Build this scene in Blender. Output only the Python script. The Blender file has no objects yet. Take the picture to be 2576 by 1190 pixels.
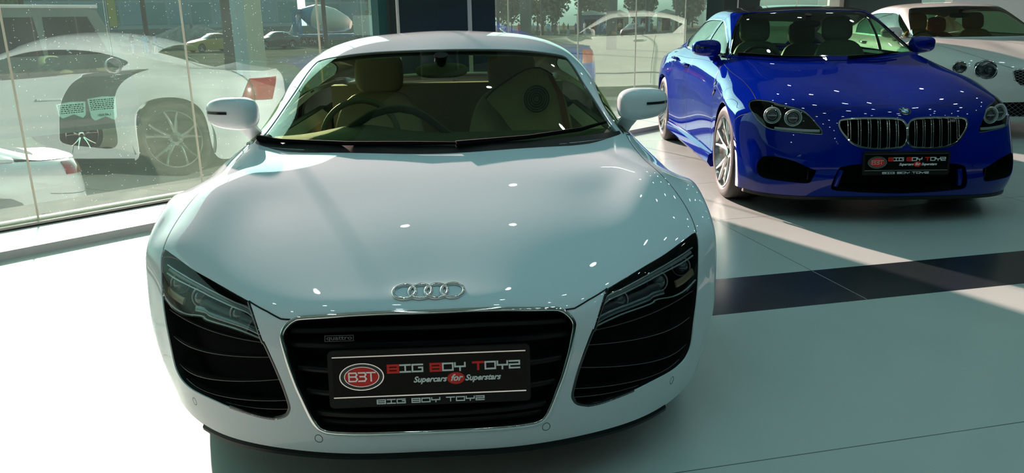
import bpy, bmesh, math, random
import numpy as np
from mathutils import Vector, Matrix
from mathutils.geometry import delaunay_2d_cdt
random.seed(7); rng = np.random.default_rng(7)
C = bpy.context.scene.collection
SC = bpy.context.scene
# ---------------------------------------------------------------- camera
def camera():
    yaw, pitch, roll = 0.0493, 0.27205, -0.0184
    f = Vector((math.sin(yaw)*math.cos(pitch), math.cos(yaw)*math.cos(pitch), -math.sin(pitch)))
    r0 = Vector((math.cos(yaw), -math.sin(yaw), 0)); u0 = r0.cross(f)
    r = r0*math.cos(roll) + u0*math.sin(roll); u = -r0*math.sin(roll) + u0*math.cos(roll)
    cam = bpy.data.cameras.new('camera'); cam.sensor_width = 36; cam.lens = 1968/2576*36
    cam.clip_start = .05; cam.clip_end = 400
    o = bpy.data.objects.new('camera', cam); C.objects.link(o)
    o.matrix_world = Matrix(((r.x, u.x, -f.x, 0.135), (r.y, u.y, -f.y, -1.969), (r.z, u.z, -f.z, 1.353), (0, 0, 0, 1)))
    SC.camera = o
camera()
# ---------------------------------------------------------------- world, sun, exposure
SC.view_settings.view_transform = 'Standard'; SC.view_settings.look = 'None'
SC.view_settings.gamma = 1; SC.view_settings.use_curve_mapping = False
SC.view_settings.exposure = -0.2
SUN_AZ, SUN_EL = math.radians(-24.5), math.radians(19.5)
w = bpy.data.worlds.new('sky'); SC.world = w; w.use_nodes = True
nt = w.node_tree; nt.nodes.clear()
out = nt.nodes.new('ShaderNodeOutputWorld'); bg = nt.nodes.new('ShaderNodeBackground')
sky = nt.nodes.new('ShaderNodeTexSky'); sky.sky_type = 'NISHITA'; sky.sun_disc = False
sky.sun_elevation = SUN_EL; sky.sun_rotation = SUN_AZ; sky.air_density = 1.5; sky.dust_density = 4; sky.altitude = 100
hs = nt.nodes.new('ShaderNodeHueSaturation'); hs.inputs['Saturation'].default_value = .35
nt.links.new(sky.outputs[0], hs.inputs['Color']); mu = nt.nodes.new('ShaderNodeMix'); mu.data_type = 'RGBA'; mu.blend_type = 'MULTIPLY'; mu.inputs['Factor'].default_value = 1; mu.inputs['B'].default_value = (.84, 1, 1, 1)
nt.links.new(hs.outputs[0], mu.inputs['A']); nt.links.new(mu.outputs['Result'], bg.inputs[0])
bg.inputs[1].default_value = .36
nt.links.new(bg.outputs[0], out.inputs[0])
sl = bpy.data.lights.new('sun', 'SUN'); sl.energy = 52; sl.angle = math.radians(.9); sl.color = (1.0, .42, .44)
so = bpy.data.objects.new('sun', sl); C.objects.link(so)
sd = Vector((math.sin(SUN_AZ)*math.cos(SUN_EL), math.cos(SUN_AZ)*math.cos(SUN_EL), math.sin(SUN_EL)))
so.rotation_euler = sd.to_track_quat('Z', 'Y').to_euler(); so.location = (-6, 12, 8)
# ---------------------------------------------------------------- materials
MT = {}
def mat(name, col=(.5,.5,.5), rough=.5, metal=0., coat=0., spec=.5, emit=None, es=0, coat_rough=.02, bump=None, noise=None):
    if name in MT: return MT[name]
    m = bpy.data.materials.new(name); m.use_nodes = True; MT[name] = m
    b = m.node_tree.nodes['Principled BSDF']
    b.inputs['Base Color'].default_value = (*col, 1); b.inputs['Roughness'].default_value = rough
    b.inputs['Metallic'].default_value = metal; b.inputs['Coat Weight'].default_value = coat
    b.inputs['Coat Roughness'].default_value = coat_rough; b.inputs['Specular IOR Level'].default_value = spec
    if emit: b.inputs['Emission Color'].default_value = (*emit, 1); b.inputs['Emission Strength'].default_value = es
    nt = m.node_tree
    if noise or bump:
        tc = nt.nodes.new('ShaderNodeTexCoord'); n = nt.nodes.new('ShaderNodeTexNoise')
        n.inputs['Scale'].default_value = (noise or bump)[0]; n.inputs['Detail'].default_value = 4
        nt.links.new(tc.outputs['Object'], n.inputs['Vector'])
        if noise:
            r = nt.nodes.new('ShaderNodeMix'); r.data_type = 'RGBA'
            r.inputs['A'].default_value = (*col, 1); r.inputs['B'].default_value = (*noise[1], 1)
            cr = nt.nodes.new('ShaderNodeMapRange'); cr.inputs['From Min'].default_value = .35; cr.inputs['From Max'].default_value = .65
            nt.links.new(n.outputs['Fac'], cr.inputs['Value']); nt.links.new(cr.outputs[0], r.inputs['Factor'])
            nt.links.new(r.outputs['Result'], b.inputs['Base Color'])
        if bump:
            bp = nt.nodes.new('ShaderNodeBump'); bp.inputs['Strength'].default_value = bump[1]; bp.inputs['Distance'].default_value = .01
            nt.links.new(n.outputs['Fac'], bp.inputs['Height']); nt.links.new(bp.outputs[0], b.inputs['Normal'])
    return m

def glass_mat(name, tint, refl=1.0, dirt=0., ior=1.5, gloss=(1,1,1), graze=.88):
    """thin sheet of glass: tinted clear part + fresnel mirror (+ dust specks that scatter the sun)"""
    if name in MT: return MT[name]
    m = bpy.data.materials.new(name); m.use_nodes = True; MT[name] = m
    nt = m.node_tree; nt.nodes.clear(); N = nt.nodes.new; L = nt.links.new
    out = N('ShaderNodeOutputMaterial'); tr = N('ShaderNodeBsdfTransparent'); tr.inputs[0].default_value = (*tint, 1)
    gl = N('ShaderNodeBsdfGlossy'); gl.inputs['Roughness'].default_value = 0.0; gl.inputs['Color'].default_value = (*gloss, 1)
    geo = N('ShaderNodeNewGeometry'); dot = N('ShaderNodeVectorMath'); dot.operation = 'DOT_PRODUCT'
    L(geo.outputs['Incoming'], dot.inputs[0]); L(geo.outputs['Normal'], dot.inputs[1])
    ab = N('ShaderNodeMath'); ab.operation = 'ABSOLUTE'; L(dot.outputs['Value'], ab.inputs[0])
    om = N('ShaderNodeMath'); om.operation = 'SUBTRACT'; om.inputs[0].default_value = 1; L(ab.outputs[0], om.inputs[1])
    pw = N('ShaderNodeMath'); pw.operation = 'POWER'; pw.inputs[1].default_value = 4.2; L(om.outputs[0], pw.inputs[0])
    fr = N('ShaderNodeMath'); fr.operation = 'MULTIPLY_ADD'; fr.inputs[1].default_value = graze; fr.inputs[2].default_value = .08*refl
    L(pw.outputs[0], fr.inputs[0]); fr.use_clamp = True
    mx = N('ShaderNodeMixShader'); L(fr.outputs[0], mx.inputs[0]); L(tr.outputs[0], mx.inputs[1]); L(gl.outputs[0], mx.inputs[2])
    last = mx
    if dirt:
        tc = N('ShaderNodeTexCoord'); vo = N('ShaderNodeTexVoronoi'); vo.inputs['Scale'].default_value = 58
        n1 = N('ShaderNodeTexNoise'); n1.inputs['Scale'].default_value = 3; n1.inputs['Detail'].default_value = 6
        L(tc.outputs['Object'], vo.inputs['Vector']); L(tc.outputs['Object'], n1.inputs['Vector'])
        sp = N('ShaderNodeMapRange'); sp.inputs['From Min'].default_value = .115; sp.inputs['From Max'].default_value = .05
        L(vo.outputs['Distance'], sp.inputs['Value'])
        rc = N('ShaderNodeSeparateColor'); L(vo.outputs['Color'], rc.inputs[0])
        rt = N('ShaderNodeMath'); rt.operation = 'GREATER_THAN'; rt.inputs[1].default_value = .40; L(rc.outputs[0], rt.inputs[0])
        s1 = N('ShaderNodeMath'); s1.operation = 'MULTIPLY'; L(sp.outputs[0], s1.inputs[0]); L(rt.outputs[0], s1.inputs[1])
        nr = N('ShaderNodeMapRange'); nr.inputs['From Min'].default_value = .38; nr.inputs['From Max'].default_value = .58
        nr.inputs['To Max'].default_value = .8; L(n1.outputs['Fac'], nr.inputs['Value'])
        s2 = N('ShaderNodeMath'); s2.operation = 'MULTIPLY'; L(s1.outputs[0], s2.inputs[0]); L(nr.outputs[0], s2.inputs[1])
        s3 = N('ShaderNodeMath'); s3.operation = 'MULTIPLY_ADD'; s3.inputs[1].default_value = dirt*1.2; s3.inputs[2].default_value = dirt
        L(n1.outputs['Fac'], s3.inputs[0])
        s4 = N('ShaderNodeMath'); s4.operation = 'MAXIMUM'; L(s2.outputs[0], s4.inputs[0]); L(s3.outputs[0], s4.inputs[1])
        tl = N('ShaderNodeBsdfTranslucent'); tl.inputs[0].default_value = (.42, .95, .78, 1)
        df = N('ShaderNodeBsdfDiffuse'); df.inputs[0].default_value = (.42, .95, .78, 1)
        ad = N('ShaderNodeMixShader'); ad.inputs[0].default_value = .5; L(tl.outputs[0], ad.inputs[1]); L(df.outputs[0], ad.inputs[2])
        m2 = N('ShaderNodeMixShader'); L(s4.outputs[0], m2.inputs[0]); L(mx.outputs[0], m2.inputs[1]); L(ad.outputs[0], m2.inputs[2])
        last = m2
    L(last.outputs[0], out.inputs[0]); return m

WHITE = mat('white_paint', (.72,.78,.80), .5, 0, 1.0, 0, coat_rough=.01)
BLUE = mat('blue_paint', (.0003,.011,.23), .5, .0, .9, .0, coat_rough=.01)
CREAMP = mat('cream_paint', (.72,.71,.66), .5, 0, 1.0, .12, coat_rough=.02)
CHROME = mat('chrome', (.86,.88,.88), .05, 1)
SATIN = mat('satin_metal', (.55,.56,.56), .28, 1)
RIM = mat('rim_silver', (.72,.70,.68), .18, 1)
GLOSSBLK = mat('gloss_black', (.006,.008,.007), .08, 0, 1)
BLK = mat('black_plastic', (.006,.008,.0075), .4, spec=.25)
MATBLK = mat('matt_black', (.003,.004,.004), .9, spec=.1)
RUBBER = mat('tyre_rubber', (.035,.033,.03), .6, bump=(120, .2))
TREAD = mat('tyre_tread', (.02,.019,.018), .8)
CARGLASS = glass_mat('windscreen_glass', (.60,.72,.50), .45, graze=.28)
CARGLASS2 = glass_mat('tinted_car_glass', (.38,.54,.40), .5, graze=.45)
LAMPGLASS = glass_mat('lamp_glass', (.80,.84,.84), .5, graze=.5)
REDL = mat('red_lamp', (.30,.015,.015), .15, 0, 1)
CREAM = mat('cream_leather', (.52,.46,.36), .6, bump=(60, .15))
DARKL = mat('dark_leather', (.03,.035,.028), .5)
TAN = mat('tan_leather', (.55,.17,.05), .5)
OLIVE = mat('olive_cloth', (.50,.42,.26), .8)  # the seat cover's own olive-brown
REDP = mat('red_print', (.85,.015,.008), .4)
WHITEP = mat('white_print', (.90,.90,.88), .4)
# ---------------------------------------------------------------- objects
def tag(o, label=None, cat=None, group=None, kind=None):
    if label: o['label'] = label
    if cat: o['category'] = cat
    if group: o['group'] = group
    if kind: o['kind'] = kind
    return o
def empty(name, loc=(0,0,0), rz=0, label=None, cat=None, group=None, parent=None):
    o = bpy.data.objects.new(name, None); C.objects.link(o); o.empty_display_size = .1
    o.location = loc; o.rotation_euler = (0, 0, rz); o.parent = parent
    return tag(o, label, cat, group)
def link(name, verts, faces, m, parent=None, smooth=True, normals=None, flat_angle=None, mats=None, mi=None):
    me = bpy.data.meshes.new(name); me.from_pydata([tuple(map(float, v)) for v in verts], [], [tuple(int(i) for i in f) for f in faces])
    for mm in (mats or [m]): me.materials.append(mm)
    if mi is not None: me.polygons.foreach_set('material_index', mi)
    if smooth: me.polygons.foreach_set('use_smooth', [True]*len(me.polygons))
    me.update()
    if normals is not None: me.normals_split_custom_set_from_vertices([tuple(map(float, n)) for n in normals])
    elif flat_angle: me.set_sharp_from_angle(angle=math.radians(flat_angle))
    o = bpy.data.objects.new(name, me); C.objects.link(o); o.parent = parent
    return o
class MB:
    def __init__(s): s.v = []; s.f = []; s.m = []
    def add(s, v, f, k=0):
        n = len(s.v); s.v += [tuple(map(float, p)) for p in v]; s.f += [tuple(i+n for i in q) for q in f]; s.m += [k]*len(f); return s
    def box(s, a, b, k=0, R=None):
        x0,y0,z0 = a; x1,y1,z1 = b
        v = [(x0,y0,z0),(x1,y0,z0),(x1,y1,z0),(x0,y1,z0),(x0,y0,z1),(x1,y0,z1),(x1,y1,z1),(x0,y1,z1)]
        if R is not None: v = [tuple(R @ Vector(p)) for p in v]
        return s.add(v, [(0,3,2,1),(4,5,6,7),(0,1,5,4),(1,2,6,5),(2,3,7,6),(3,0,4,7)], k)
    def loft(s, rings, cap=True, closed=True, k=0, capa=True, capb=True):
        n = len(rings[0]); v = [p for r in rings for p in r]; f = []
        for i in range(len(rings)-1):
            for j in range(n if closed else n-1):
                a = i*n+j; b = i*n+(j+1) % n; f.append((a, b, b+n, a+n))
        if cap and capa: f.append(tuple(range(n-1, -1, -1)))
        if cap and capb: f.append(tuple(range((len(rings)-1)*n, len(rings)*n)))
        return s.add(v, f, k)
    def tube(s, path, r, n=8, k=0, closed=False, up=(0,0,1), squash=1.):
        P = [np.array(p, float) for p in path]; m = len(P); rings = []
        for i in range(m):
            if closed: t = P[(i+1) % m]-P[i-1]
            else: t = P[min(i+1, m-1)]-P[max(i-1, 0)]
            t = t/(np.linalg.norm(t)+1e-12); a = np.cross(t, up)
            if np.linalg.norm(a) < 1e-3: a = np.cross(t, (1,0,0))
            a /= np.linalg.norm(a); b = np.cross(a, t); rr = r[i] if hasattr(r, '__len__') else r
            rings.append([P[i]+rr*(math.cos(q)*a+math.sin(q)*b*squash) for q in [2*math.pi*j/n for j in range(n)]])
        if closed: rings.append(rings[0])
        return s.loft(rings, cap=not closed, k=k)
    def lathe(s, prof, n=48, k=0, M=None, close=False):
        """profile of (r, x) spun about the local x axis"""
        rings = [[(x, r*math.cos(2*math.pi*j/n), r*math.sin(2*math.pi*j/n)) for j in range(n)] for r, x in prof]
        if close: rings.append(rings[0])
        if M is not None: rings = [[tuple(M @ Vector(p)) for p in r] for r in rings]
        return s.loft(rings, cap=not close, k=k)
    def build(s, name, m, parent=None, smooth=True, ang=35, mats=None):
        return link(name, s.v, s.f, m, parent, smooth, None, ang, mats, s.m if mats else None)
def rbox(name, a, b, m, parent=None, bev=.01, seg=2, sub=0):
    me = bpy.data.meshes.new(name); bm = bmesh.new(); x = MB().box(a, b)
    vs = [bm.verts.new(p) for p in x.v]
    for f in x.f: bm.faces.new([vs[i] for i in f])
    bmesh.ops.bevel(bm, geom=list(bm.edges), offset=bev, segments=seg, affect='EDGES', profile=.5)
    bm.to_mesh(me); bm.free(); me.materials.append(m)
    me.polygons.foreach_set('use_smooth', [True]*len(me.polygons)); me.set_sharp_from_angle(angle=math.radians(50))
    o = bpy.data.objects.new(name, me); C.objects.link(o); o.parent = parent; return o
# ---------------------------------------------------------------- panels cut from a smooth surface
def dense(poly, step=.05, closed=True):
    P = np.array(poly, float); out = []
    n = len(P)
    for i in range(n if closed else n-1):
        a, b = P[i], P[(i+1) % n]; k = max(1, int(np.ceil(np.abs(b-a).max()/step)))
        out += [a+(b-a)*j/k for j in range(k)]
    if not closed: out.append(P[-1])
    return np.array(out)
def smooth_loop(poly, per=6, closed=True):
    """Catmull-Rom through an outline"""
    P = np.array(poly, float); n = len(P); out = []
    for i in range(n if closed else n-1):
        p0, p1, p2, p3 = (P[(i-1) % n] if closed or i else P[0]), P[i], P[(i+1) % n], (P[(i+2) % n] if closed else P[min(i+2, n-1)])
        for j in range(per):
            t = j/per; out.append(.5*((2*p1)+(-p0+p2)*t+(2*p0-5*p1+4*p2-p3)*t*t+(-p0+3*p1-3*p2+p3)*t**3))
    if not closed: out.append(P[-1])
    return np.array(out)
def inside(pts, poly):
    x, y = pts[:, 0], pts[:, 1]; c = np.zeros(len(pts), bool); n = len(poly)
    for i in range(n):
        x0, y0 = poly[i]; x1, y1 = poly[(i+1) % n]
        if y0 == y1: continue
        k = ((y0 > y) != (y1 > y)) & (x < (x1-x0)*(y-y0)/(y1-y0)+x0); c ^= k
    return c
def dedupe(lp, tol=2e-3):
    lp = np.array(lp, float); out = [lp[0]]
    for p in lp[1:]:
        if np.abs(p-out[-1]).max() > tol: out.append(p)
    if len(out) > 3 and np.abs(out[0]-out[-1]).max() <= tol: out.pop()
    return np.array(out)
def panel(name, S, outer, m, parent=None, holes=(), step=.1, lip=.0, off=0., flip=False, mirror=False, lipmat=None):
    """piece of surface S inside `outer` (uv loop), minus holes, with its edge turned inwards by `lip`"""
    loops = [dedupe(outer)]+[dedupe(h) for h in holes]
    pts = []; edges = []
    for lp in loops:
        n0 = len(pts); pts += [tuple(p) for p in lp]; k = len(lp); edges += [(n0+i, n0+(i+1) % k) for i in range(k)]
    lo, hi = loops[0].min(0), loops[0].max(0)
    gx = np.arange(lo[0]+step/2, hi[0], step); gy = np.arange(lo[1]+step/2, hi[1], step)
    G = np.stack(np.meshgrid(gx, gy), -1).reshape(-1, 2)
    ok = inside(G, loops[0])
    for h in loops[1:]: ok &= ~inside(G, h)
    B = np.array(pts); G = G[ok]
    if len(G):
        d = np.full(len(G), 9.)
        for i in range(0, len(B), 200): d = np.minimum(d, (((G[:, None]-B[None, i:i+200])**2).sum(-1)).min(1))
        G = G[d > (step*.45)**2]
    allp = [Vector(p) for p in pts]+[Vector(p) for p in G]
    r = delaunay_2d_cdt(allp, edges, [], 0, 1e-6)
    V2 = np.array([tuple(p) for p in r[0]]); T = np.array([t for t in r[2] if len(t) == 3])
    cen = V2[T].mean(1); keep = inside(cen, loops[0])
    for h in loops[1:]: keep &= ~inside(cen, h)
    T = T[keep]
    sg = -1 if flip else 1
    P = S.P(V2[:, 0], V2[:, 1]); Nn = S.N(V2[:, 0], V2[:, 1])*sg
    P = P+Nn*off
    q = P[T]; fn = np.cross(q[:, 1]-q[:, 0], q[:, 2]-q[:, 0]); s = (fn*Nn[T].mean(1)).sum(1) < 0
    T[s] = T[s][:, ::-1]
    verts = list(P); norms = list(Nn); faces = [tuple(t) for t in T]; mi = [0]*len(faces)
    if lip:
        for li, lp in enumerate(loops):
            ar = (lp[:, 0]*np.roll(lp[:, 1], -1)-np.roll(lp[:, 0], -1)*lp[:, 1]).sum()
            if (ar > 0) != (li == 0): lp = lp[::-1]
            U, Vv = lp[:, 0], lp[:, 1]; p = S.P(U, Vv); n = S.N(U, Vv)*sg; p = p+n*off
            t = np.roll(p, -1, 0)-np.roll(p, 1, 0); side = np.cross(t, n)*sg; side /= np.maximum(np.linalg.norm(side, axis=1, keepdims=True), 1e-9)
            n0 = len(verts); k = len(p)
            verts += list(p)+list(p-n*abs(lip)); norms += list(side)+list(side)
            for i in range(k):
                j = (i+1) % k; fc = (n0+i, n0+k+i, n0+k+j, n0+j)
                faces.append(fc if sg > 0 else fc[::-1]); mi.append(1 if lipmat else 0)
    if mirror:
        verts = [v*np.array([-1,1,1]) for v in verts]; norms = [v*np.array([-1,1,1]) for v in norms]; faces = [f[::-1] for f in faces]
    return link(name, verts, faces, m, parent, True, norms, mats=[m, lipmat] if lipmat else None, mi=mi if lipmat else None)
def rect(S, u0=None, u1=None, v0=None, v1=None, step=.05):
    a = S.u0 if u0 is None else u0; b = S.u1 if u1 is None else u1; c = S.v0 if v0 is None else v0; d = S.v1 if v1 is None else v1
    return dense([(a,c),(b,c),(b,d),(a,d)], step)
def mir(poly): return [(-u, v) for u, v in poly][::-1]
def on(S, uv, off=0., mirror=False):
    uv = np.array(uv, float); p = S.P(uv[:, 0], uv[:, 1])+S.N(uv[:, 0], uv[:, 1])*off
    return p*np.array([-1,1,1]) if mirror else p
def strip(name, S, uv, wdt, m, parent=None, off=.0006, mirror=False, closed=False, hgt=0., sgn=1, mb=None):
    """flat or raised band that follows a line on the surface"""
    uv = dedupe(uv) if closed else np.array(uv, float); p = S.P(uv[:, 0], uv[:, 1]); n = S.N(uv[:, 0], uv[:, 1])*sgn; p = p+n*off
    if closed: t = np.roll(p, -1, 0)-np.roll(p, 1, 0)
    else: t = np.gradient(p, axis=0)
    s = np.cross(t, n); s /= np.maximum(np.linalg.norm(s, axis=1, keepdims=True), 1e-9)
    a, b = p-s*wdt/2, p+s*wdt/2; k = len(p)
    if hgt:
        rings = [[a[i]-n[i]*hgt*.6, a[i]+n[i]*hgt*.6, a[i]+s[i]*wdt*.2+n[i]*hgt, b[i]-s[i]*wdt*.2+n[i]*hgt, b[i]+n[i]*hgt*.6, b[i]-n[i]*hgt*.6] for i in range(k)]
        if closed: rings.append(rings[0])
    else:
        rings = [[a[i], b[i]] for i in range(k)]
        if closed: rings.append(rings[0])
    if mirror: rings = [[q*np.array([-1,1,1]) for q in r] for r in rings]
    x = mb or MB(); x.loft(rings, cap=bool(hgt) and not closed, closed=bool(hgt))
    if mb: return
    return x.build(name, m, parent, ang=50)
def grid_link(name, S, m, parent=None, nu=40, nv=40, mirror=False, flip=False, u0=None, u1=None, v0=None, v1=None, off=0):
    U = np.linspace(S.u0 if u0 is None else u0, S.u1 if u1 is None else u1, nu); V = np.linspace(0 if v0 is None else v0, S.v1 if v1 is None else v1, nv)
    UU, VV = np.meshgrid(U, V); P = S.P(UU.ravel(), VV.ravel()); n = S.N(UU.ravel(), VV.ravel())*(-1 if flip else 1); P = P+n*off
    f = [(j*nu+i, j*nu+i+1, (j+1)*nu+i+1, (j+1)*nu+i) for j in range(nv-1) for i in range(nu-1)]
    if flip: f = [q[::-1] for q in f]
    if mirror: P = P*np.array([-1,1,1]); n = n*np.array([-1,1,1]); f = [q[::-1] for q in f]
    return link(name, P, f, m, parent, True, n)
def sup(name, c, r, m, parent=None, e=.6, R=None, nu=28, nv=16, cut=None):
    """super-ellipsoid body"""
    def sp(a, b): return math.copysign(abs(a)**b, a)
    mb = MB(); rings = []
    for j in range(nv+1):
        ph = -math.pi/2+math.pi*j/nv; cz, sz = sp(math.cos(ph), e), sp(math.sin(ph), e)
        ring = []
        for i in range(nu):
            t = 2*math.pi*i/nu; p = Vector((r[0]*cz*sp(math.cos(t), e), r[1]*cz*sp(math.sin(t), e), r[2]*sz))
            if cut: p = Vector(cut(p))
            if R is not None: p = R @ p
            ring.append(Vector(c)+p)
        rings.append(ring)
    mb.loft(rings, cap=False); o = mb.build(name, m, parent, ang=None)
    bm = bmesh.new(); bm.from_mesh(o.data); bmesh.ops.remove_doubles(bm, verts=bm.verts, dist=1e-4); bm.to_mesh(o.data); bm.free()
    return o
# ---------------------------------------------------------------- lettering
GLY = { # square display face on a 10 x 6 grid: closed polygons drawn as strokes
 'B': [[(0,0),(10,0),(10,6),(0,6),(0,0)],[(0,3),(10,3)]], 'I': [[(0,6),(10,6)],[(0,0),(10,0)],[(5,0),(5,6)]],
 'G': [[(10,6),(0,6),(0,0),(10,0),(10,3.4)],[(10,3.4),(6.5,3.4)]], 'O': [[(0,0),(10,0),(10,6),(0,6),(0,0)]],
 'Y': [[(0,6),(0,2.9),(10,2.9)],[(10,6),(10,2.9)],[(5,2.9),(5,-.4)]], 'T': [[(0,6),(10,6)],[(5,6),(5,0)]],
 'Z': [[(0,6),(10,6),(10,3),(0,3),(0,0),(10,0)]]}
def strokes(mb, segs, w, z0, z1, M, k=0):
    e = 0
    for pl in segs:
        for (x0,y0),(x1,y1) in zip(pl[:-1], pl[1:]):
            e += 1.2e-5; z1 += 1.2e-5
            d = Vector((x1-x0, y1-y0)); L = d.length
            if L < 1e-9: continue
            d /= L; n = Vector((-d.y, d.x))*w/2; a = Vector((x0,y0))-d*w/2; b = Vector((x1,y1))+d*w/2
            q = [a-n, b-n, b+n, a+n]
            v = [M @ Vector((p.x, p.y, z)) for z in (z0, z1) for p in q]
            mb.add(v, [(3,2,1,0),(4,5,6,7),(0,1,5,4),(1,2,6,5),(2,3,7,6),(3,0,4,7)], k)
def block_text(mb, txt, x, y, h, M, z0=0, z1=.001, w=None, k=0, adv=None, wide=None, kmap=None, yd=0):
    s = h/6; gw = wide or 1.55*h; sx = gw/10; w = w or h*.17; adv = adv or gw*1.22
    for i, ch in enumerate(txt):
        if ch != ' ' and ch in GLY:
            kk = kmap[i] if kmap else k
            segs = [[(x+px*sx, y+py*s+yd*0) for px, py in pl] for pl in GLY[ch]]
            strokes(mb, segs, w*(1.6 if kmap and kmap[i] else 1), z0, z1, M, kk)
        x += adv*(.55 if ch == ' ' else 1)
    return x
def font_mesh(txt, size, shear=0., bold=0., align='CENTER'):
    cu = bpy.data.curves.new('t', 'FONT'); cu.body = txt; cu.size = size; cu.shear = shear; cu.offset = bold; cu.align_x = align; cu.align_y = 'CENTER'
    cu.extrude = .0004; cu.resolution_u = 3
    o = bpy.data.objects.new('t', cu); C.objects.link(o); bpy.context.view_layer.update()
    me = bpy.data.meshes.new_from_object(o.evaluated_get(bpy.context.evaluated_depsgraph_get()))
    v = [tuple(p.co) for p in me.vertices]; f = [tuple(p.vertices) for p in me.polygons]
    bpy.data.objects.remove(o); bpy.data.curves.remove(cu); bpy.data.meshes.remove(me); return v, f
def disc(mb, rx, ry, z0, z1, M, k=0, cx=0, cy=0, n=40, rin=None):
    o = [(cx+rx*math.cos(2*math.pi*i/n), cy+ry*math.sin(2*math.pi*i/n)) for i in range(n)]
    if rin is None:
        mb.loft([[M @ Vector((x, y, z)) for x, y in o] for z in (z0, z1)], k=k)
    else:
        q = [(cx+rin[0]*math.cos(2*math.pi*i/n), cy+rin[1]*math.sin(2*math.pi*i/n)) for i in range(n)]
        R = [[M @ Vector((x, y, z0)) for x, y in o], [M @ Vector((x, y, z1)) for x, y in o], [M @ Vector((x, y, z1)) for x, y in q], [M @ Vector((x, y, z0)) for x, y in q]]
        R.append(R[0]); mb.loft(R, cap=False, k=k)
def show_plate(car, M, wd=.56, ht=.150):
    """dealer's plate; M maps plate x right, y up, z towards the viewer"""
    T = lambda p: M @ Vector(p)
    b = MB(); n = 6; pts = []
    for cx, cy, a0 in ((wd/2-.012, ht/2-.012, 0), (-wd/2+.012, ht/2-.012, 90), (-wd/2+.012, -ht/2+.012, 180), (wd/2-.012, -ht/2+.012, 270)):
        pts += [(cx+.012*math.cos(math.radians(a0+90*i/n)), cy+.012*math.sin(math.radians(a0+90*i/n))) for i in range(n+1)]
    b.loft([[T((x, y, z)) for x, y in pts] for z in (-.012, 0)])
    pl = b.build('number_plate', BLK, car)
    yt, yb = ht/2-.016, -ht/2+.030
    f = MB().add([T((-.26, yb, .0004)), T((.26, yb, .0004)), T((.26, yt, .0004)), T((-.26, yt, .0004))], [(0,1,2,3)]); f.build('plate_face', mat('plate_black', (.003,.006,.005), .06, spec=.12), pl, smooth=False)
    for y, l in ((yt, .26), (yb, .26)):
        s = MB(); s.loft([[T((-l, y-.0016, 0)), T((-l, y+.0016, 0)), T((-l, y+.0016, .003)), T((-l, y-.0016, .003))], [T((l, y-.0016, 0)), T((l, y+.0016, 0)), T((l, y+.0016, .003)), T((l, y-.0016, .003))]]); s.build('chrome_strip', CHROME, pl)
    cy = (yt+yb)/2
    lg = MB(); disc(lg, .060, .038, 0, .003, M, 0, -.183, cy, rin=(.057, .0355)); disc(lg, .047, .028, 0, .003, M, 0, -.183, cy, rin=(.045, .0265)); lg.build('logo_ring', CHROME, pl)
    lg = MB(); disc(lg, .057, .0355, 0, .0014, M, 0, -.183, cy, rin=(.047, .028)); lg.build('logo_band', mat('carbon_band', (.10,.11,.10), .35, .4, bump=(400, .6)), pl)
    lg = MB(); disc(lg, .045, .0265, 0, .0016, M, 0, -.183, cy); lg.build('logo_disc', REDP, pl)
    t = MB(); s = .0115
    x0 = -.183-.034
    segs = [[(x0,cy-s),(x0,cy+s)],[(x0,cy+s),(x0+.018,cy+s),(x0+.021,cy+s*.55),(x0+.018,cy+.001),(x0+.004,cy+.001)],[(x0+.018,cy+.001),(x0+.022,cy-s*.5),(x0+.018,cy-s),(x0,cy-s)],
            [(x0+.026,cy+s),(x0+.042,cy+s),(x0+.045,cy+s*.55),(x0+.042,cy+.001),(x0+.030,cy+.001)],[(x0+.042,cy+.001),(x0+.046,cy-s*.5),(x0+.042,cy-s),(x0+.026,cy-s)],
            [(x0+.048,cy+s),(x0+.070,cy+s)],[(x0+.059,cy+s),(x0+.059,cy-s)]]
    strokes(t, segs, .0042, .0016, .0030, M); t.build('logo_letters', mat('logo_silver', (.75,.75,.75), .25, .8), pl)
    h = .019; top = 'BIG BOY TOYZ'; gw = .0268; adv = .0328; x = -.112; red = {0, 4, 8}; wt = MB()
    for i, ch in enumerate(top):
        if ch == ' ' or i == len(top)-1:
            if ch != ' ': strokes(wt, [[(x+px*gw/10, cy+.009+py*h/6) for px, py in p] for p in GLY[ch]], .0044, .0006, .0016, M)
            wt.build('white_lettering', WHITEP, pl, smooth=False); wt = MB(); x += adv*.50; continue
        rd = MB() if i in red else wt
        strokes(rd, [[(x+px*gw/10, cy+.009+py*h/6) for px, py in p] for p in GLY[ch]], .0062 if i in (0, 4) else (.0060 if i in red else .0044), .0006, .0016, M); x += adv
        if i in red: rd.build('red_letter', REDP, pl, smooth=False)
    x = -.145; h2 = .0105; wt = MB()
    for i, ch in enumerate(top):
        if ch == ' ': wt.build('dealer_name', WHITEP, pl, smooth=False); wt = MB(); x += .0265*.5; continue
        strokes(wt, [[(x+px*.0218/10, -ht/2+.0085+py*h2/6) for px, py in p] for p in GLY[ch]], .0029, 0, .001, M); x += .0268
    wt.build('dealer_name', WHITEP, pl, smooth=False)
    rd = MB(); disc(rd, .024, .0165, .0002, .0012, M, 0, .070, cy-.014, n=28); rd.build('red_disc', REDP, pl, smooth=False)
    for txt, cx, sz in (('Supercars', -.001, .0215), ('Superstars', .142, .0215), ('for', .070, .024)):
        v, f = font_mesh(txt, sz*1.04, .35, .0007); wt = MB(); wt.add([T((p[0]+cx, p[1]+cy-.0145+(.0015 if txt == 'for' else 0), p[2]+(.0018 if txt == 'for' else .0012))) for p in v], f); wt.build('script_lettering', WHITEP, pl, smooth=False)
    return pl
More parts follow.
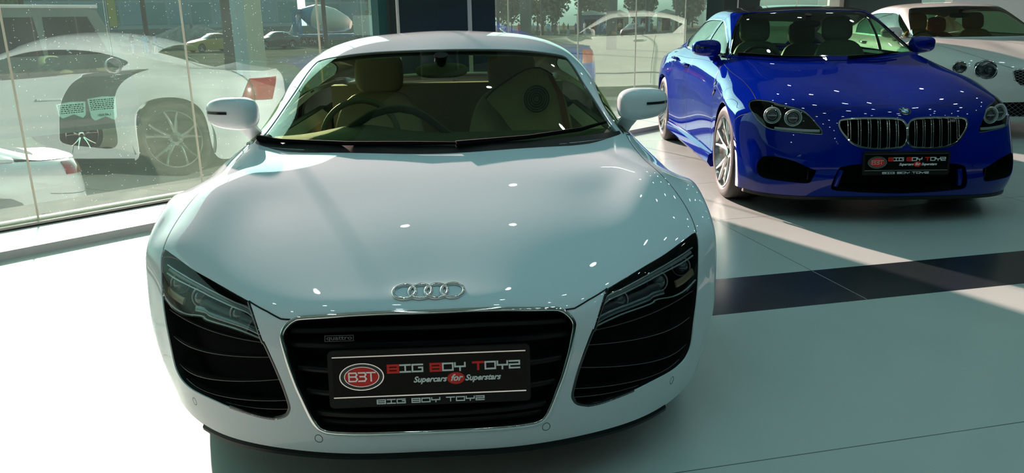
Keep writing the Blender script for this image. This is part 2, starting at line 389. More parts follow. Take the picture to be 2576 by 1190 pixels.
# ---------------------------------------------------------------- wheels
def wheel(parent, cx, cy, R, side, style='double', w=.24, rim_r=None, steer=0, n=48, rimm=None):
    """side -1: outer face towards -x"""
    rim_r = rim_r or R*.745; rimm = rimm or RIM
    o = empty('wheel', (cx, cy, R), 0, parent=parent); o.rotation_euler = (0, 0, steer if side < 0 else steer+math.pi)
    # local frame: outer face towards -x
    prof = [(rim_r, 0.01), (rim_r+.015, -.004), (R-.055, -.012), (R-.020, .0), (R-.006, .012), (R, .035), (R, w-.035), (R-.006, w-.01), (R-.05, w+.005), (rim_r, w-.01)]
    t = MB().lathe(prof, n, close=True).build('tyre', RUBBER, o, ang=45)
    g = MB()
    for a in range(36):
        q = 2*math.pi*a/36; M = Matrix.Rotation(q, 4, 'X')
        g.add([M @ Vector(p) for p in ((.012,-.003,R-.012),(.012,.003,R-.012),(.06,.003,R+.0008),(.06,-.003,R+.0008))], [(0,1,2,3)])
        g.add([M @ Vector(p) for p in ((w*.6,-.003,R+.0008),(w*.6,.003,R+.0008),(w-.02,.003,R+.0004),(w-.02,-.003,R+.0004))], [(0,1,2,3)])
    for xx in (w*.33, w*.5, w*.67):
        g.lathe([(R+.0006, xx-.003), (R+.0006, xx+.003)], n, close=False)
    g.build('tread_groove', TREAD, t)
    b = MB(); b.lathe([(rim_r+.006, -.004), (rim_r+.006, .012), (rim_r-.012, .03), (rim_r-.02, w-.03), (rim_r-.024, w-.03), (rim_r-.016, .03), (rim_r-.008, .006), (rim_r-.004, -.006)], n, close=True)
    b.build('rim', rimm, o, ang=50)
    s = MB(); K = 5
    for a in range(K):
        for da, dr in ((-.16, -1), (.16, 1)):
            q = 2*math.pi*a/K+math.pi/2
            def pt(r, off, x, dz=0): return Vector((x, r*math.cos(q+off), r*math.sin(q+off)))
            rings = []
            for tt in (0, .35, .7, 1.):
                r = .055+(rim_r-.060)*tt; off = da*(.55+.95*tt)*(1 if style == 'double' else 1.2); hw = .018-.005*tt
                xo = .045-.038*tt**.8; c = pt(r, off, xo); tn = Vector((0, -math.sin(q+off), math.cos(q+off)))
                rings.append([c-tn*hw, c-tn*hw*.5-Vector((.010,0,0)), c+tn*hw*.5-Vector((.010,0,0)), c+tn*hw, c+tn*hw+Vector((.03,0,0)), c-tn*hw+Vector((.03,0,0))])
            s.loft(rings)
    s.lathe([(.0, .035), (.035, .035), (.065, .045), (.068, .07), (0, .07)], 24)
    s.build('spokes', rimm, o, ang=35)
    MB().lathe([(0, .028), (.030, .028), (.032, .036)], 20).build('hub_cap', GLOSSBLK, o)
    MB().lathe([(.06, .10), (rim_r*.78, .10), (rim_r*.78, .125), (.06, .125)], 32, close=True).build('brake_disc', SATIN, o, ang=30)
    c = MB()
    for i in range(9):
        pass
    return o
# ---------------------------------------------------------------- smooth surfaces through measured nets
def _nat(n):
    T = np.eye(n); D = np.zeros((n, n))
    for i in range(1, n-1):
        T[i, i-1:i+2] = (1, 4, 1); D[i, i-1:i+2] = (6, -12, 6)
    return np.linalg.solve(T, D)

class Surf:
    """tensor natural cubic spline through net[row v][col u] ; half nets are mirrored about x=0"""
    def __init__(s, net, full=False):
        a = np.array(net, float)
        if full:
            m = a[:, :0:-1] * [-1, 1, 1]
            a = np.concatenate([m, a], 1)
            s.u0 = -(a.shape[1]-1)//2
            s.u0 = -((a.shape[1]-1)//2)
        else: s.u0 = 0
        s.a = a; s.nv, s.nu = a.shape[:2]
        s.u1 = s.u0 + s.nu - 1; s.v0 = 0; s.v1 = s.nv - 1
        s.Kv = _nat(s.nv); s.Ku = _nat(s.nu)
    def _B(s, t, n, K, d=0):
        t = np.clip(t, 0, n-1-1e-9); i = t.astype(int); f = t - i
        r = np.arange(len(t)); B = np.zeros((len(t), n))
        g = 1-f
        if d == 0:
            B[r, i] += g; B[r, i+1] += f
            B += ((g**3-g)/6)[:, None]*K[i] + ((f**3-f)/6)[:, None]*K[i+1]
        else:
            B[r, i] -= 1; B[r, i+1] += 1
            B += (-(3*g**2-1)/6)[:, None]*K[i] + ((3*f**2-1)/6)[:, None]*K[i+1]
        return B
    def P(s, u, v, du=0, dv=0):
        u = np.atleast_1d(np.asarray(u, float)); v = np.atleast_1d(np.asarray(v, float))
        U = s._B(u - s.u0, s.nu, s.Ku, du); V = s._B(v, s.nv, s.Kv, dv)
        return np.einsum('pv,pu,vuk->pk', V, U, s.a)
    def N(s, u, v):
        n = np.cross(s.P(u, v, 1, 0), s.P(u, v, 0, 1))
        return n/np.maximum(np.linalg.norm(n, axis=1, keepdims=True), 1e-9)
    def near(s, pts, ur=None, vr=None, n=140):
        """uv of the surface points nearest to 3D points"""
        if not hasattr(s, '_g'):
            U, V = np.meshgrid(np.linspace(s.u0, s.u1, n), np.linspace(0, s.v1, n)); s._g = (U.ravel(), V.ravel(), s.P(U.ravel(), V.ravel()))
        U, V, G = s._g; out = []
        for p in np.atleast_2d(pts):
            k = ((G-p)**2).sum(1).argmin(); u, v = U[k], V[k]
            for _ in range(8):
                q = s.P(u, v)[0]; a = s.P(u, v, 1, 0)[0]; b = s.P(u, v, 0, 1)[0]
                J = np.stack([a, b], 1); d = np.linalg.lstsq(J, p-q, rcond=None)[0]
                u = min(max(u+d[0], s.u0), s.u1); v = min(max(v+d[1], 0), s.v1)
            out.append((u, v))
        return np.array(out)

R8_FRONT = [
 [(0,-.005,.185),(.22,.0,.185),(.42,.05,.18),(.60,.15,.165),(.74,.28,.155),(.83,.40,.15),(.885,.49,.15),(.905,.54,.15),(.92,.575,.15)],
 [(0,-.02,.25),(.22,-.01,.25),(.42,.045,.25),(.61,.155,.245),(.755,.28,.24),(.85,.41,.245),(.905,.49,.25),(.93,.53,.25),(.94,.555,.25)],
 [(0,.0,.42),(.22,.01,.42),(.43,.065,.42),(.62,.175,.42),(.77,.30,.42),(.865,.42,.41),(.925,.50,.39),(.945,.53,.365),(.955,.55,.34)],
 [(0,.045,.565),(.22,.055,.563),(.43,.10,.55),(.62,.225,.555),(.785,.37,.555),(.885,.47,.53),(.935,.53,.50),(.955,.55,.47),(.965,.565,.44)],
 [(0,.15,.62),(.22,.155,.62),(.43,.195,.615),(.62,.31,.63),(.79,.46,.65),(.90,.54,.635),(.955,.58,.60),(.97,.595,.57),(.975,.60,.53)],
 [(0,.38,.70),(.22,.385,.70),(.44,.42,.698),(.62,.50,.709),(.78,.62,.735),(.90,.67,.70),(.955,.675,.68),(.975,.68,.66),(.98,.68,.64)],
 [(0,.60,.765),(.22,.61,.765),(.44,.64,.763),(.62,.70,.768),(.775,.80,.797),(.90,.87,.765),(.955,.90,.748),(.98,.92,.735),(.985,.93,.72)],
 [(0,.80,.815),(.22,.81,.815),(.44,.83,.813),(.63,.88,.815),(.78,.98,.82),(.90,1.05,.77),(.955,1.08,.73),(.975,1.09,.71),(.98,1.10,.685)],
 [(0,.95,.845),(.22,.96,.845),(.44,1.0,.844),(.63,1.07,.843),(.785,1.17,.842),(.895,1.22,.785),(.95,1.25,.71),(.97,1.255,.63),(.97,1.25,.56)],
 [(0,1.06,.865),(.22,1.08,.867),(.44,1.14,.865),(.63,1.24,.862),(.80,1.37,.86),(.89,1.40,.79),(.94,1.42,.66),(.95,1.40,.45),(.94,1.37,.17)],
]
R8_SIDE = [
 R8_FRONT[9][4:],
 [(.83,1.9,.885),(.90,1.9,.82),(.935,1.9,.66),(.93,1.9,.42),(.93,1.9,.17)],
 [(.845,2.4,.91),(.915,2.4,.84),(.94,2.4,.66),(.925,2.4,.42),(.93,2.4,.17)],
 [(.84,2.85,.945),(.93,2.85,.87),(.955,2.85,.68),(.94,2.85,.42),(.935,2.85,.17)],
 [(.82,3.15,.965),(.94,3.13,.88),(.965,3.1,.70),(.96,3.12,.42),(.945,3.22,.17)],
 [(.79,3.40,.97),(.93,3.38,.89),(.965,3.33,.75),(.97,3.28,.62),(.97,3.27,.56)],
 [(.76,3.62,.965),(.92,3.6,.89),(.965,3.58,.80),(.975,3.57,.75),(.975,3.57,.725)],
 [(.74,3.85,.955),(.90,3.86,.88),(.955,3.88,.78),(.97,3.89,.68),(.97,3.89,.58)],
 [(.72,4.05,.94),(.87,4.06,.86),(.925,4.05,.72),(.94,4.0,.45),(.93,3.95,.18)],
 [(.68,4.22,.92),(.80,4.27,.84),(.85,4.28,.68),(.86,4.27,.42),(.84,4.22,.2)],
 [(.50,4.35,.915),(.55,4.41,.84),(.58,4.42,.66),(.58,4.40,.4),(.56,4.35,.2)],
 [(.25,4.375,.92),(.27,4.44,.845),(.28,4.45,.66),(.28,4.43,.4),(.28,4.38,.2)],
 [(0,4.38,.92),(0,4.445,.85),(0,4.455,.66),(0,4.435,.4),(0,4.38,.2)],
]
R8_TOP = [
 [(0,1.03,.862),(.3,1.07,.864),(.6,1.19,.864),(.77,1.335,.86),(.80,1.40,.85)],
 [(0,1.35,.99),(.28,1.38,.985),(.55,1.48,.975),(.72,1.61,.965),(.75,1.66,.95)],
 [(0,1.66,1.105),(.27,1.69,1.10),(.53,1.77,1.085),(.70,1.87,1.07),(.742,1.92,1.045)],
 [(0,1.98,1.205),(.26,2.0,1.195),(.50,2.05,1.185),(.665,2.12,1.155),(.712,2.16,1.12)],
 [(0,2.3,1.28),(.26,2.3,1.27),(.48,2.33,1.25),(.63,2.37,1.205),(.69,2.40,1.155)],
 [(0,2.65,1.29),(.25,2.65,1.28),(.46,2.66,1.255),(.61,2.68,1.20),(.67,2.7,1.15)],
 [(0,3.0,1.25),(.24,3.0,1.24),(.43,3.0,1.21),(.56,3.0,1.16),(.62,3.0,1.11)],
 [(0,3.4,1.15),(.23,3.4,1.14),(.41,3.39,1.115),(.53,3.38,1.075),(.60,3.36,1.04)],
 [(0,3.85,1.0),(.22,3.85,.995),(.40,3.83,.985),(.54,3.8,.97),(.66,3.75,.96)],
 [(0,4.15,.945),(.22,4.15,.945),(.42,4.13,.943),(.57,4.1,.94),(.70,4.08,.938)],
 [(0,4.38,.922),(.22,4.38,.922),(.36,4.37,.92),(.48,4.355,.917),(.53,4.345,.915)],
]
R8_BELT = [(.80,1.41,.86),(.825,1.75,.88),(.84,2.05,.895),(.845,2.4,.91),(.845,2.6,.93),(.84,2.85,.945),(.83,3.05,.955),(.80,3.35,.967),(.75,3.75,.96)]
R8_DLO = [[R8_TOP[i][4] for i in range(9)],
          [tuple((a*.5+b*.5)+(.022 if k == 0 else 0) for k, (a, b) in enumerate(zip(R8_TOP[i][4], R8_BELT[i]))) for i in range(9)],
          R8_BELT]

BMW_FRONT = [
 [(0,.02,.19),(.2,.025,.19),(.42,.06,.185),(.62,.13,.175),(.78,.24,.17),(.86,.36,.165),(.90,.44,.165),(.92,.49,.165),(.93,.54,.165)],
 [(0,-.01,.31),(.2,-.005,.31),(.42,.03,.31),(.63,.10,.31),(.80,.21,.31),(.885,.34,.30),(.92,.43,.29),(.935,.48,.28),(.94,.525,.27)],
 [(0,-.01,.47),(.2,0,.47),(.42,.04,.47),(.63,.12,.47),(.80,.25,.47),(.885,.38,.46),(.925,.46,.44),(.94,.50,.41),(.945,.53,.38)],
 [(0,.0,.58),(.2,.02,.585),(.42,.07,.59),(.63,.17,.59),(.80,.31,.59),(.885,.43,.58),(.93,.51,.55),(.945,.545,.51),(.95,.57,.47)],
 [(0,.045,.70),(.2,.055,.695),(.42,.11,.69),(.63,.22,.70),(.80,.37,.70),(.89,.5,.685),(.935,.58,.65),(.95,.62,.60),(.952,.635,.56)],
 [(0,.15,.76),(.2,.16,.765),(.42,.22,.77),(.63,.34,.785),(.79,.48,.775),(.89,.62,.74),(.94,.70,.70),(.955,.73,.66),(.955,.745,.635)],
 [(0,.45,.83),(.2,.46,.84),(.42,.5,.85),(.63,.60,.855),(.79,.72,.84),(.89,.83,.81),(.94,.88,.77),(.96,.90,.74),(.958,.90,.715)],
 [(0,.80,.895),(.2,.80,.905),(.42,.82,.91),(.63,.88,.91),(.79,.96,.89),(.89,1.02,.85),(.94,1.06,.79),(.955,1.08,.72),(.955,1.10,.655)],
 [(0,1.12,.95),(.2,1.12,.955),(.42,1.14,.955),(.63,1.19,.955),(.79,1.24,.93),(.89,1.26,.88),(.935,1.27,.78),(.945,1.27,.62),(.945,1.25,.46)],
 [(0,1.36,.99),(.2,1.38,.99),(.42,1.43,.995),(.63,1.53,1.01),(.77,1.60,1.0),(.88,1.50,.90),(.93,1.42,.75),(.94,1.38,.5),(.925,1.34,.2)],
]
BMW_SIDE = [
 BMW_FRONT[9][4:],
 [(.80,2.1,1.0),(.885,2.1,.92),(.925,2.1,.76),(.92,2.1,.5),(.915,2.1,.2)],
 [(.81,2.6,1.005),(.89,2.6,.925),(.925,2.6,.76),(.915,2.6,.5),(.915,2.6,.2)],
 [(.80,3.1,1.01),(.89,3.1,.93),(.93,3.1,.77),(.92,3.1,.5),(.92,3.1,.2)],
 [(.78,3.45,1.02),(.89,3.42,.94),(.935,3.4,.78),(.94,3.42,.5),(.93,3.49,.2)],
 [(.76,3.68,1.025),(.88,3.66,.945),(.94,3.62,.82),(.955,3.58,.68),(.955,3.56,.58)],
 [(.74,3.9,1.02),(.87,3.88,.945),(.94,3.87,.85),(.96,3.87,.77),(.96,3.87,.725)],
 [(.72,4.1,1.01),(.86,4.12,.94),(.93,4.14,.82),(.955,4.17,.69),(.955,4.18,.58)],
 [(.70,4.35,.99),(.84,4.36,.92),(.91,4.36,.78),(.93,4.3,.5),(.92,4.23,.2)],
 [(.66,4.65,.97),(.79,4.68,.90),(.85,4.70,.74),(.87,4.68,.45),(.84,4.62,.22)],
 [(.50,4.83,.965),(.58,4.87,.89),(.62,4.90,.72),(.64,4.90,.45),(.60,4.83,.22)],
 [(.25,4.90,.965),(.28,4.95,.89),(.30,4.98,.72),(.30,4.98,.45),(.30,4.90,.22)],
 [(0,4.92,.965),(0,4.97,.89),(0,5.0,.72),(0,5.0,.45),(0,4.92,.22)],
]
BMW_TOP = [
 [(0,1.34,.99),(.25,1.37,.992),(.5,1.45,1.0),(.72,1.59,1.015),(.765,1.66,1.005)],
 [(0,1.62,1.115),(.24,1.64,1.115),(.47,1.70,1.12),(.67,1.82,1.125),(.715,1.88,1.10)],
 [(0,1.90,1.23),(.23,1.92,1.228),(.45,1.96,1.225),(.63,2.06,1.225),(.675,2.12,1.19)],
 [(0,2.18,1.325),(.22,2.19,1.32),(.43,2.22,1.315),(.59,2.30,1.305),(.64,2.35,1.265)],
 [(0,2.5,1.375),(.22,2.5,1.37),(.43,2.52,1.355),(.58,2.56,1.33),(.63,2.6,1.285)],
 [(0,2.95,1.385),(.22,2.95,1.38),(.43,2.95,1.365),(.57,2.96,1.335),(.62,2.98,1.29)],
 [(0,3.4,1.34),(.22,3.4,1.335),(.42,3.4,1.32),(.55,3.4,1.29),(.61,3.4,1.25)],
 [(0,3.85,1.23),(.21,3.85,1.225),(.40,3.84,1.215),(.53,3.83,1.19),(.60,3.82,1.155)],
 [(0,4.3,1.08),(.21,4.3,1.078),(.40,4.28,1.07),(.55,4.24,1.055),(.63,4.2,1.03)],
 [(0,4.62,1.0),(.21,4.62,1.0),(.40,4.6,.998),(.55,4.56,.99),(.64,4.52,.98)],
 [(0,4.92,.968),(.21,4.92,.968),(.36,4.9,.968),(.46,4.88,.967),(.52,4.86,.966)],
]
BMW_BELT = [(.765,1.67,1.01),(.785,1.9,1.005),(.80,2.15,1.0),(.81,2.4,1.0),(.81,2.7,1.003),(.80,3.0,1.01),(.79,3.4,1.02),(.755,3.8,1.025),(.72,4.2,1.005)]
BMW_DLO = [[BMW_TOP[i][4] for i in range(9)],
          [tuple((a*.5+b*.5)+(.02 if k == 0 else 0) for k, (a, b) in enumerate(zip(BMW_TOP[i][4], BMW_BELT[i]))) for i in range(9)],
          BMW_BELT]
for _i, _d in {1:.012, 2:.030, 3:.048, 4:.045, 5:.040, 6:.035, 7:.025, 8:.01}.items():
    BMW_TOP[_i] = [(x, y, z+_d) for x, y, z in BMW_TOP[_i]]
BMW_DLO[0] = [BMW_TOP[i][4] for i in range(9)]
BMW_DLO[1] = [(a[0]*.5+b[0]*.5+.02, a[1]*.5+b[1]*.5, a[2]*.5+b[2]*.5) for a, b in zip(BMW_DLO[0], BMW_BELT)]
FEAT = {'r8_eye': [(4.763, 4.073), (4.815, 3.888), (4.809, 3.64), (4.8, 3.35), (4.831, 2.781), (4.829, 2.239), (4.775, 1.797), (4.739, 1.393), (4.5, 1.241), (4.093, 1.207), (3.409, 1.203), (2.925, 1.164), (2.526, 1.146), (2.308, 1.143), (2.133, 1.164), (1.959, 1.256), (1.882, 1.364), (1.867, 1.478), (1.92, 1.742), (2.009, 2.036), (2.108, 2.323), (2.168, 2.48), (2.205, 2.538), (2.455, 3.484), (2.759, 3.591), (3.199, 3.677), (3.705, 3.738), (4.331, 3.927), (4.613, 4.043)],
 'r8_lens_low': [(2.168, 2.48), (2.232, 2.514), (2.684, 2.583), (3.109, 2.563), (3.321, 2.56), (3.398, 2.599), (3.849, 2.504), (4.32, 2.563), (4.831, 2.781)],
 'r8_grille': [(0.485, 3.197), (1.163, 3.165), (1.595, 3.147), (1.715, 3.089), (1.808, 2.937), (1.873, 2.754), (1.881, 2.589), (1.845, 2.349), (1.8, 2.101), (1.726, 1.8), (1.656, 1.589), (1.569, 1.326), (1.488, 1.147), (1.407, 1.06), (1.208, 1.02), (0.482, 1.036)],
 'r8_hoodgap': [(1.799, 2.993), (1.902, 3.099), (2.126, 3.285), (2.409, 3.484)],
 'r8_ws_r': [(-0.003, 3.075), (0.302, 3.092), (1.073, 3.141), (1.622, 3.099), (2.068, 3.033), (2.426, 3.003), (2.654, 2.929), (2.711, 2.558), (2.756, 1.83), (2.963, 1.022), (2.974, 0.373), (3.007, 0.052), (2.86, 0.0), (2.047, 0.007), (1.552, 0.011), (0.78, 0.01), (0.055, 0.02)],
 'r8_ws_l': [(0.003, 3.075), (0.416, 3.11), (1.34, 3.167), (2.29, 3.186), (2.825, 3.252), (3.526, 3.505), (3.807, 3.127), (3.108, 2.319), (3.269, 1.482), (3.598, 0.736), (3.177, 0.12), (2.916, 0.006), (2.211, 0.018), (1.548, 0.018), (0.775, 0.019), (-0.055, 0.02)],
 'r8_rings': [(-0.304, 3.843), (-0.108, 3.848), (0.099, 3.854), (0.312, 3.851)],
 'r8_sensors': [(-1.48, 0.84), (1.491, 0.899), (-3.902, 0.949), (3.914, 0.983)],
 'r8_quattro': [(-1.125, 2.616)],
 'bmw_kidney': [(1.921, 3.696), (1.846, 3.909), (1.511, 4.008), (0.931, 4.0), (0.452, 3.949), (0.186, 3.86), (0.058, 3.671), (0.007, 3.338), (0.025, 2.779), (0.118, 2.481), (0.29, 2.37), (0.778, 2.297), (1.235, 2.335), (1.582, 2.557), (1.806, 3.031), (1.908, 3.402)],
 'bmw_lamp': [(4.7, 4.898), (4.558, 5.089), (4.26, 5.142), (3.781, 4.981), (3.457, 4.734), (3.005, 4.536), (2.789, 4.371), (2.621, 3.958), (2.494, 3.591), (2.387, 3.322), (2.368, 3.075), (2.42, 2.978), (2.934, 3.014), (3.545, 3.044), (3.905, 3.111), (4.16, 3.288), (4.51, 3.694), (4.748, 4.365)],
 'bmw_lampc': [(3.809, 3.982), (3.159, 3.913), (4.03, 3.926)],
 'bmw_led': [(3.712, 3.178), (3.225, 3.169), (2.786, 3.17), (2.431, 3.193)],
 'bmw_intake': [(4.528, 1.163), (4.485, 1.425), (4.264, 1.655), (3.964, 1.74), (3.59, 1.728), (3.106, 1.616), (2.648, 1.427), (2.525, 1.309), (2.597, 1.012), (2.716, 0.738), (3.234, 0.743), (3.758, 0.762), (4.191, 0.817), (4.459, 0.962)],
 'bmw_flap': [(3.923, 1.775), (3.264, 1.813), (2.659, 1.722), (2.215, 1.54), (2.151, 1.417), (2.526, 1.33), (3.106, 1.616), (3.59, 1.728)],
 'bmw_lower': [(-0.087, 1.642), (1.358, 1.61), (1.784, 1.517), (1.921, 1.407), (2.036, 0.952), (2.055, 0.504), (1.896, 0.37), (1.69, 0.35), (1.089, 0.266), (-0.266, 0.195)],
 'bmw_gap': [(4.515, 8.753), (4.282, 7.899), (4.182, 6.385), (4.061, 5.403)],
 'bmw_gapf': [(2.36, 4.301), (1.833, 4.83), (1.032, 5.048), (-0.191, 5.143)],
 'bmw_badge': [(-0.014, 4.508)],
 'bmw_bump': [(8.0, 6.112), (4.853, 3.958)],
 'bmw_ws': [(0.078, 3.137), (0.446, 3.157), (2.066, 3.082), (2.629, 2.97), (2.827, 2.733), (3.291, 1.415), (3.733, 0.486), (3.745, 0.219), (3.274, 0.116), (2.431, 0.161), (1.859, 0.229), (0.958, 0.284)],
 'bmw_handles': [(1.284, 2.272), (1.144, 4.487), (2.013, 0.171)]}
# ================================================================ WHITE SPORTS CAR (nose at the origin, tail towards +y)
def seat(name, parent, x, y, z, m, w=.48, h=.62, head=True, rk=14, sep=False):
    o = empty(name, (x, y, z), 0, parent=parent)
    R = Matrix.Rotation(math.radians(-rk), 3, 'X')
    def bl(p): # side bolsters hug the sitter
        t = abs(p.x)/(w/2); return (p.x*(1-.22*max(0, p.z)/(h/2)), p.y-.05*t*t, p.z)
    sup('backrest', (0, .0, h/2+.10), (w/2, .075, h/2), m, o, .55, R, cut=bl)
    if head:
        sup('headrest', (0, .10, h+.19), (.135, .05, .115), m, o, .6, R)
    sup('cushion', (0, -.28, .08), (w/2, .27, .075), m, o, .5)
    return o
def steering(parent, c, R=.185, m=None, tilt=62):
    M = Matrix.Translation(c) @ Matrix.Rotation(math.radians(tilt), 4, 'X')
    o = MB(); o.tube([M @ Vector((R*math.cos(a), R*math.sin(a), 0)) for a in np.linspace(0, 2*math.pi, 41)[:-1]], .015, 10, closed=True, up=(.1,.9,.3))
    st = o.build('steering_wheel', m or DARKL, parent, ang=None)
    h = MB(); h.loft([[M @ Vector((x*s, y*s, z)) for x, y in ((-.07,-.045),(.07,-.045),(.08,.02),(.05,.05),(-.05,.05),(-.08,.02))] for z, s in ((-.03, 1), (.005, 1), (.02, .7))])
    for a in (0, math.pi, -math.pi/2):
        h.tube([M @ Vector((.06*math.cos(a), .06*math.sin(a), 0)), M @ Vector((R*math.cos(a), R*math.sin(a), 0))], .014, 6, squash=.5)
    h.build('steering_hub', m or DARKL, st)
    return st
def door_mirror(parent, c, sgn, m, r=(.128,.085,.078), arm=((-.13,.10,-.16),(-.04,.0,-.05)), aw=.045, e=.62):
    """c: centre of housing, sgn +1 on +x side"""
    def cut(p):
        k = (p.x/r[0]+1)/2                         # 0 inboard .. 1 outboard
        y = p.y if p.y < 0 else p.y*.35
        y *= (1-.12*k*k); y += .055*k*k
        return (sgn*p.x, y, p.z*(1-.20*k*k)+.006*k)
    o = empty('door_mirror', c, 0, parent=parent)
    sup('mirror_housing', (0,0,0), r, m, o, e, None, 40, 26, cut)
    g = MB(); yb = r[1]*.34+.002
    pts = [(sgn*(r[0]*.84*math.copysign(abs(math.cos(t))**e, math.cos(t))-.008), 0, r[2]*.78*math.copysign(abs(math.sin(t))**e, math.sin(t))) for t in np.linspace(0, 2*math.pi, 33)[:-1]]
    kx = [(p[0]*sgn/r[0]+1)/2 for p in pts]
    g.loft([[(p[0], yb*(1-.12*k*k)+.055*k*k+d, p[2]*(1-.2*k*k)) for p, k in zip(pts, kx)] for d in (-.012, .003)]); g.build('mirror_glass', CHROME, o)
    s = MB()  # indicator slot along the outer end
    ring = []
    for k in np.linspace(.50, .995, 14):
        x = (2*k-1)*r[0]; q = max(0, 1-abs(x/r[0])**(2/e)); y = -r[1]*q**(e/2)*(1-.12*k*k)+.055*k*k-.0015; z = .010
        ring.append([(sgn*x, y-.001, z-.0055), (sgn*x, y-.001, z+.0055), (sgn*x, y+.006, z+.0055), (sgn*x, y+.006, z-.0055)])
    s.loft(ring); s.build('indicator_slot', GLOSSBLK, o)
    a0, a1 = arm
    b = MB(); A = Vector((sgn*a0[0], a0[1], a0[2])); B = Vector((sgn*a1[0], a1[1], a1[2]))
    sec = lambda p, s, t: [p+Vector((sx*s*t, sy*.022, 0)) for sx, sy in ((-1,-.6),(-.7,-1),(.7,-1),(1,-.6),(1,.6),(.7,1),(-.7,1),(-1,.6))]
    b.loft([sec(A, aw, 1.15), sec(A.lerp(B, .5), aw, .95), sec(B, aw, 1.0)]); b.build('mirror_arm', m, o)
    return o
def wiper(parent, pts, m=MATBLK, r=.009):
    o = MB(); o.tube(pts, [r*1.6]+[r]*(len(pts)-2)+[r*.6], 6, up=(0,0,1)); w_ = o.build('wiper', m, parent)
    return w_

def build_r8():
    car = empty('sports_car', (0,0,0), 0, 'white two-seat sports car with four silver rings above a black grille, nearest the camera', 'car')
    F = Surf(R8_FRONT, True); T = Surf(R8_TOP, True); D = Surf(R8_SIDE); W = Surf(R8_DLO)
    eye = FEAT['r8_eye']; gr = FEAT['r8_grille']; gap = FEAT['r8_hoodgap'][1:-1]; low = FEAT['r8_lens_low']
    sm = lambda a, per=4: [tuple(p) for p in smooth_loop(a, per, False)]
    eo = sm(eye[0:15])[:-1]+sm(eye[14:24], 3); et = sm(eye[23:29]+eye[:1]); g_ = sm(gr)
    crest = sm([eye[0], (4.72,5), (4.35,6), (4.15,7), (4.05,8), (4.0,9)], 10)
    # index of the grille corner on the smoothed line
    gi = 12; top_g = g_[:gi+1]; rest_g = g_[gi:]
    gp = [g_[gi]]+gap+[eye[23]]
    right_h = top_g+gap+et+crest[1:]
    hood = right_h+mir(right_h)
    hood = [tuple(p) for p in dense(hood, .12)]
    panel('bonnet', F, hood, WHITE, car, step=.09, lip=.012)
    rb = [(8,0),(8,9)]+crest[::-1]+eo[1:]+gap[::-1]+rest_g
    body = dense(rb+mir(rb), .12)
    panel('front_body', F, body, WHITE, car, step=.09, lip=.004)
    # shut lines
    for mm in (False, True):
        strip('bonnet_gap', F, dense(gp, .05, False), .0045, BLK, car, mirror=mm); strip('bonnet_gap', F, dense(crest, .1, False), .003, BLK, car, mirror=mm)
    # grille
    ring = [tuple(p) for p in g_]+[tuple(p) for p in mir(g_)]
    ring = dedupe(dense(ring, .1))
    strip('grille_frame', F, ring, .0125, CHROME, car, off=-.002, closed=True, hgt=.006)
    grp = panel('grille', F, ring, MATBLK, car, step=.15, off=-.075)
    mb = MB(); p = on(F, ring); n = F.N(ring[:,0], ring[:,1]); mb.loft([list(p-n*.003), list(p-n*.075)], cap=False); mb.build('grille_surround', GLOSSBLK, grp)
    def ulim(v):
        c = np.array(g_); k = np.where((c[:-1,1]-v)*(c[1:,1]-v) <= 0)[0]; k = k[-1] if len(k) else 0
        return c[k,0]-.03
    for v, h in ((2.80,.012),(2.46,.010),(2.02,.007),(1.66,.007),(1.32,.010),(1.16,.006)):
        L = ulim(v); u = np.linspace(-L, L, 25); strip('grille_slat', F, np.c_[u, u*0+v], .016, BLK, grp, off=-.034, hgt=h)
    # badge 'quattro'
    q = FEAT['r8_quattro'][0]; P0 = F.P(*q)[0]; N0 = F.N(*q)[0]; tx = F.P(*q, 1, 0)[0]; tx /= np.linalg.norm(tx); ty = np.cross(N0, tx)
    Mq = Matrix([(tx[i], ty[i], N0[i], P0[i]+N0[i]*-.012) for i in range(3)]+[(0,0,0,1)])
    b = MB(); L_, H_ = .040, .0075
    strokes(b, [[(-L_,-H_),(L_,-H_),(L_,H_),(-L_,H_),(-L_,-H_)]], .0016, 0, .002, Mq)
    v, f = font_mesh('quattro', .0165, 0, .0003); b.add([Mq @ Vector((p[0]*1.45, p[1]+.001, p[2]+.001)) for p in v], f)
    b.build('model_badge', SATIN, grp, smooth=False)
    # emblem rings
    rr = FEAT['r8_rings']; e = MB()
    uvc = np.array([(u, sum(q[1] for q in rr)/4) for u in (-1,)]); vc = sum(q[1] for q in rr)/4
    Pc = F.P(0, vc)[0]; Nc = F.N(0, vc)[0]; ty = np.cross(Nc, (1,0,0)); ty /= np.linalg.norm(ty)
    r0 = .0318; dx = r0*1.42
    for i in range(4):
        cx = (i-1.5)*dx; ps = []
        for a in np.linspace(0, 2*math.pi, 49)[:-1]:
            x = cx+r0*math.cos(a); h = r0*math.sin(a)
            p = Pc+np.array([x,0,0])+ty*h; p[1] += .10*x*x+.1*x*x; ps.append(p+Nc*.0045)
        e.tube(ps, .0050, 10, closed=True, up=tuple(Nc))
    e.build('ring_emblem', CHROME, car, ang=None)
    # parking sensors
    for q in FEAT['r8_sensors']:
        a = np.linspace(0, 2*math.pi, 25)[:-1]; P0 = F.P(*q)[0]; tu = F.P(*q, 1, 0)[0]; tv = F.P(*q, 0, 1)[0]
        uv = np.c_[q[0]+.0115*np.cos(a)/np.linalg.norm(tu), q[1]+.0115*np.sin(a)/np.linalg.norm(tv)]
        strip('parking_sensor', F, uv, .0016, BLK, car, closed=True, off=.0004)
    # splitter
    u = np.linspace(-3.85, 3.85, 70); p = on(F, np.c_[u, u*0]); nn = F.N(u, u*0); nn[:,2] = 0; nn /= np.linalg.norm(nn, axis=1)[:,None]
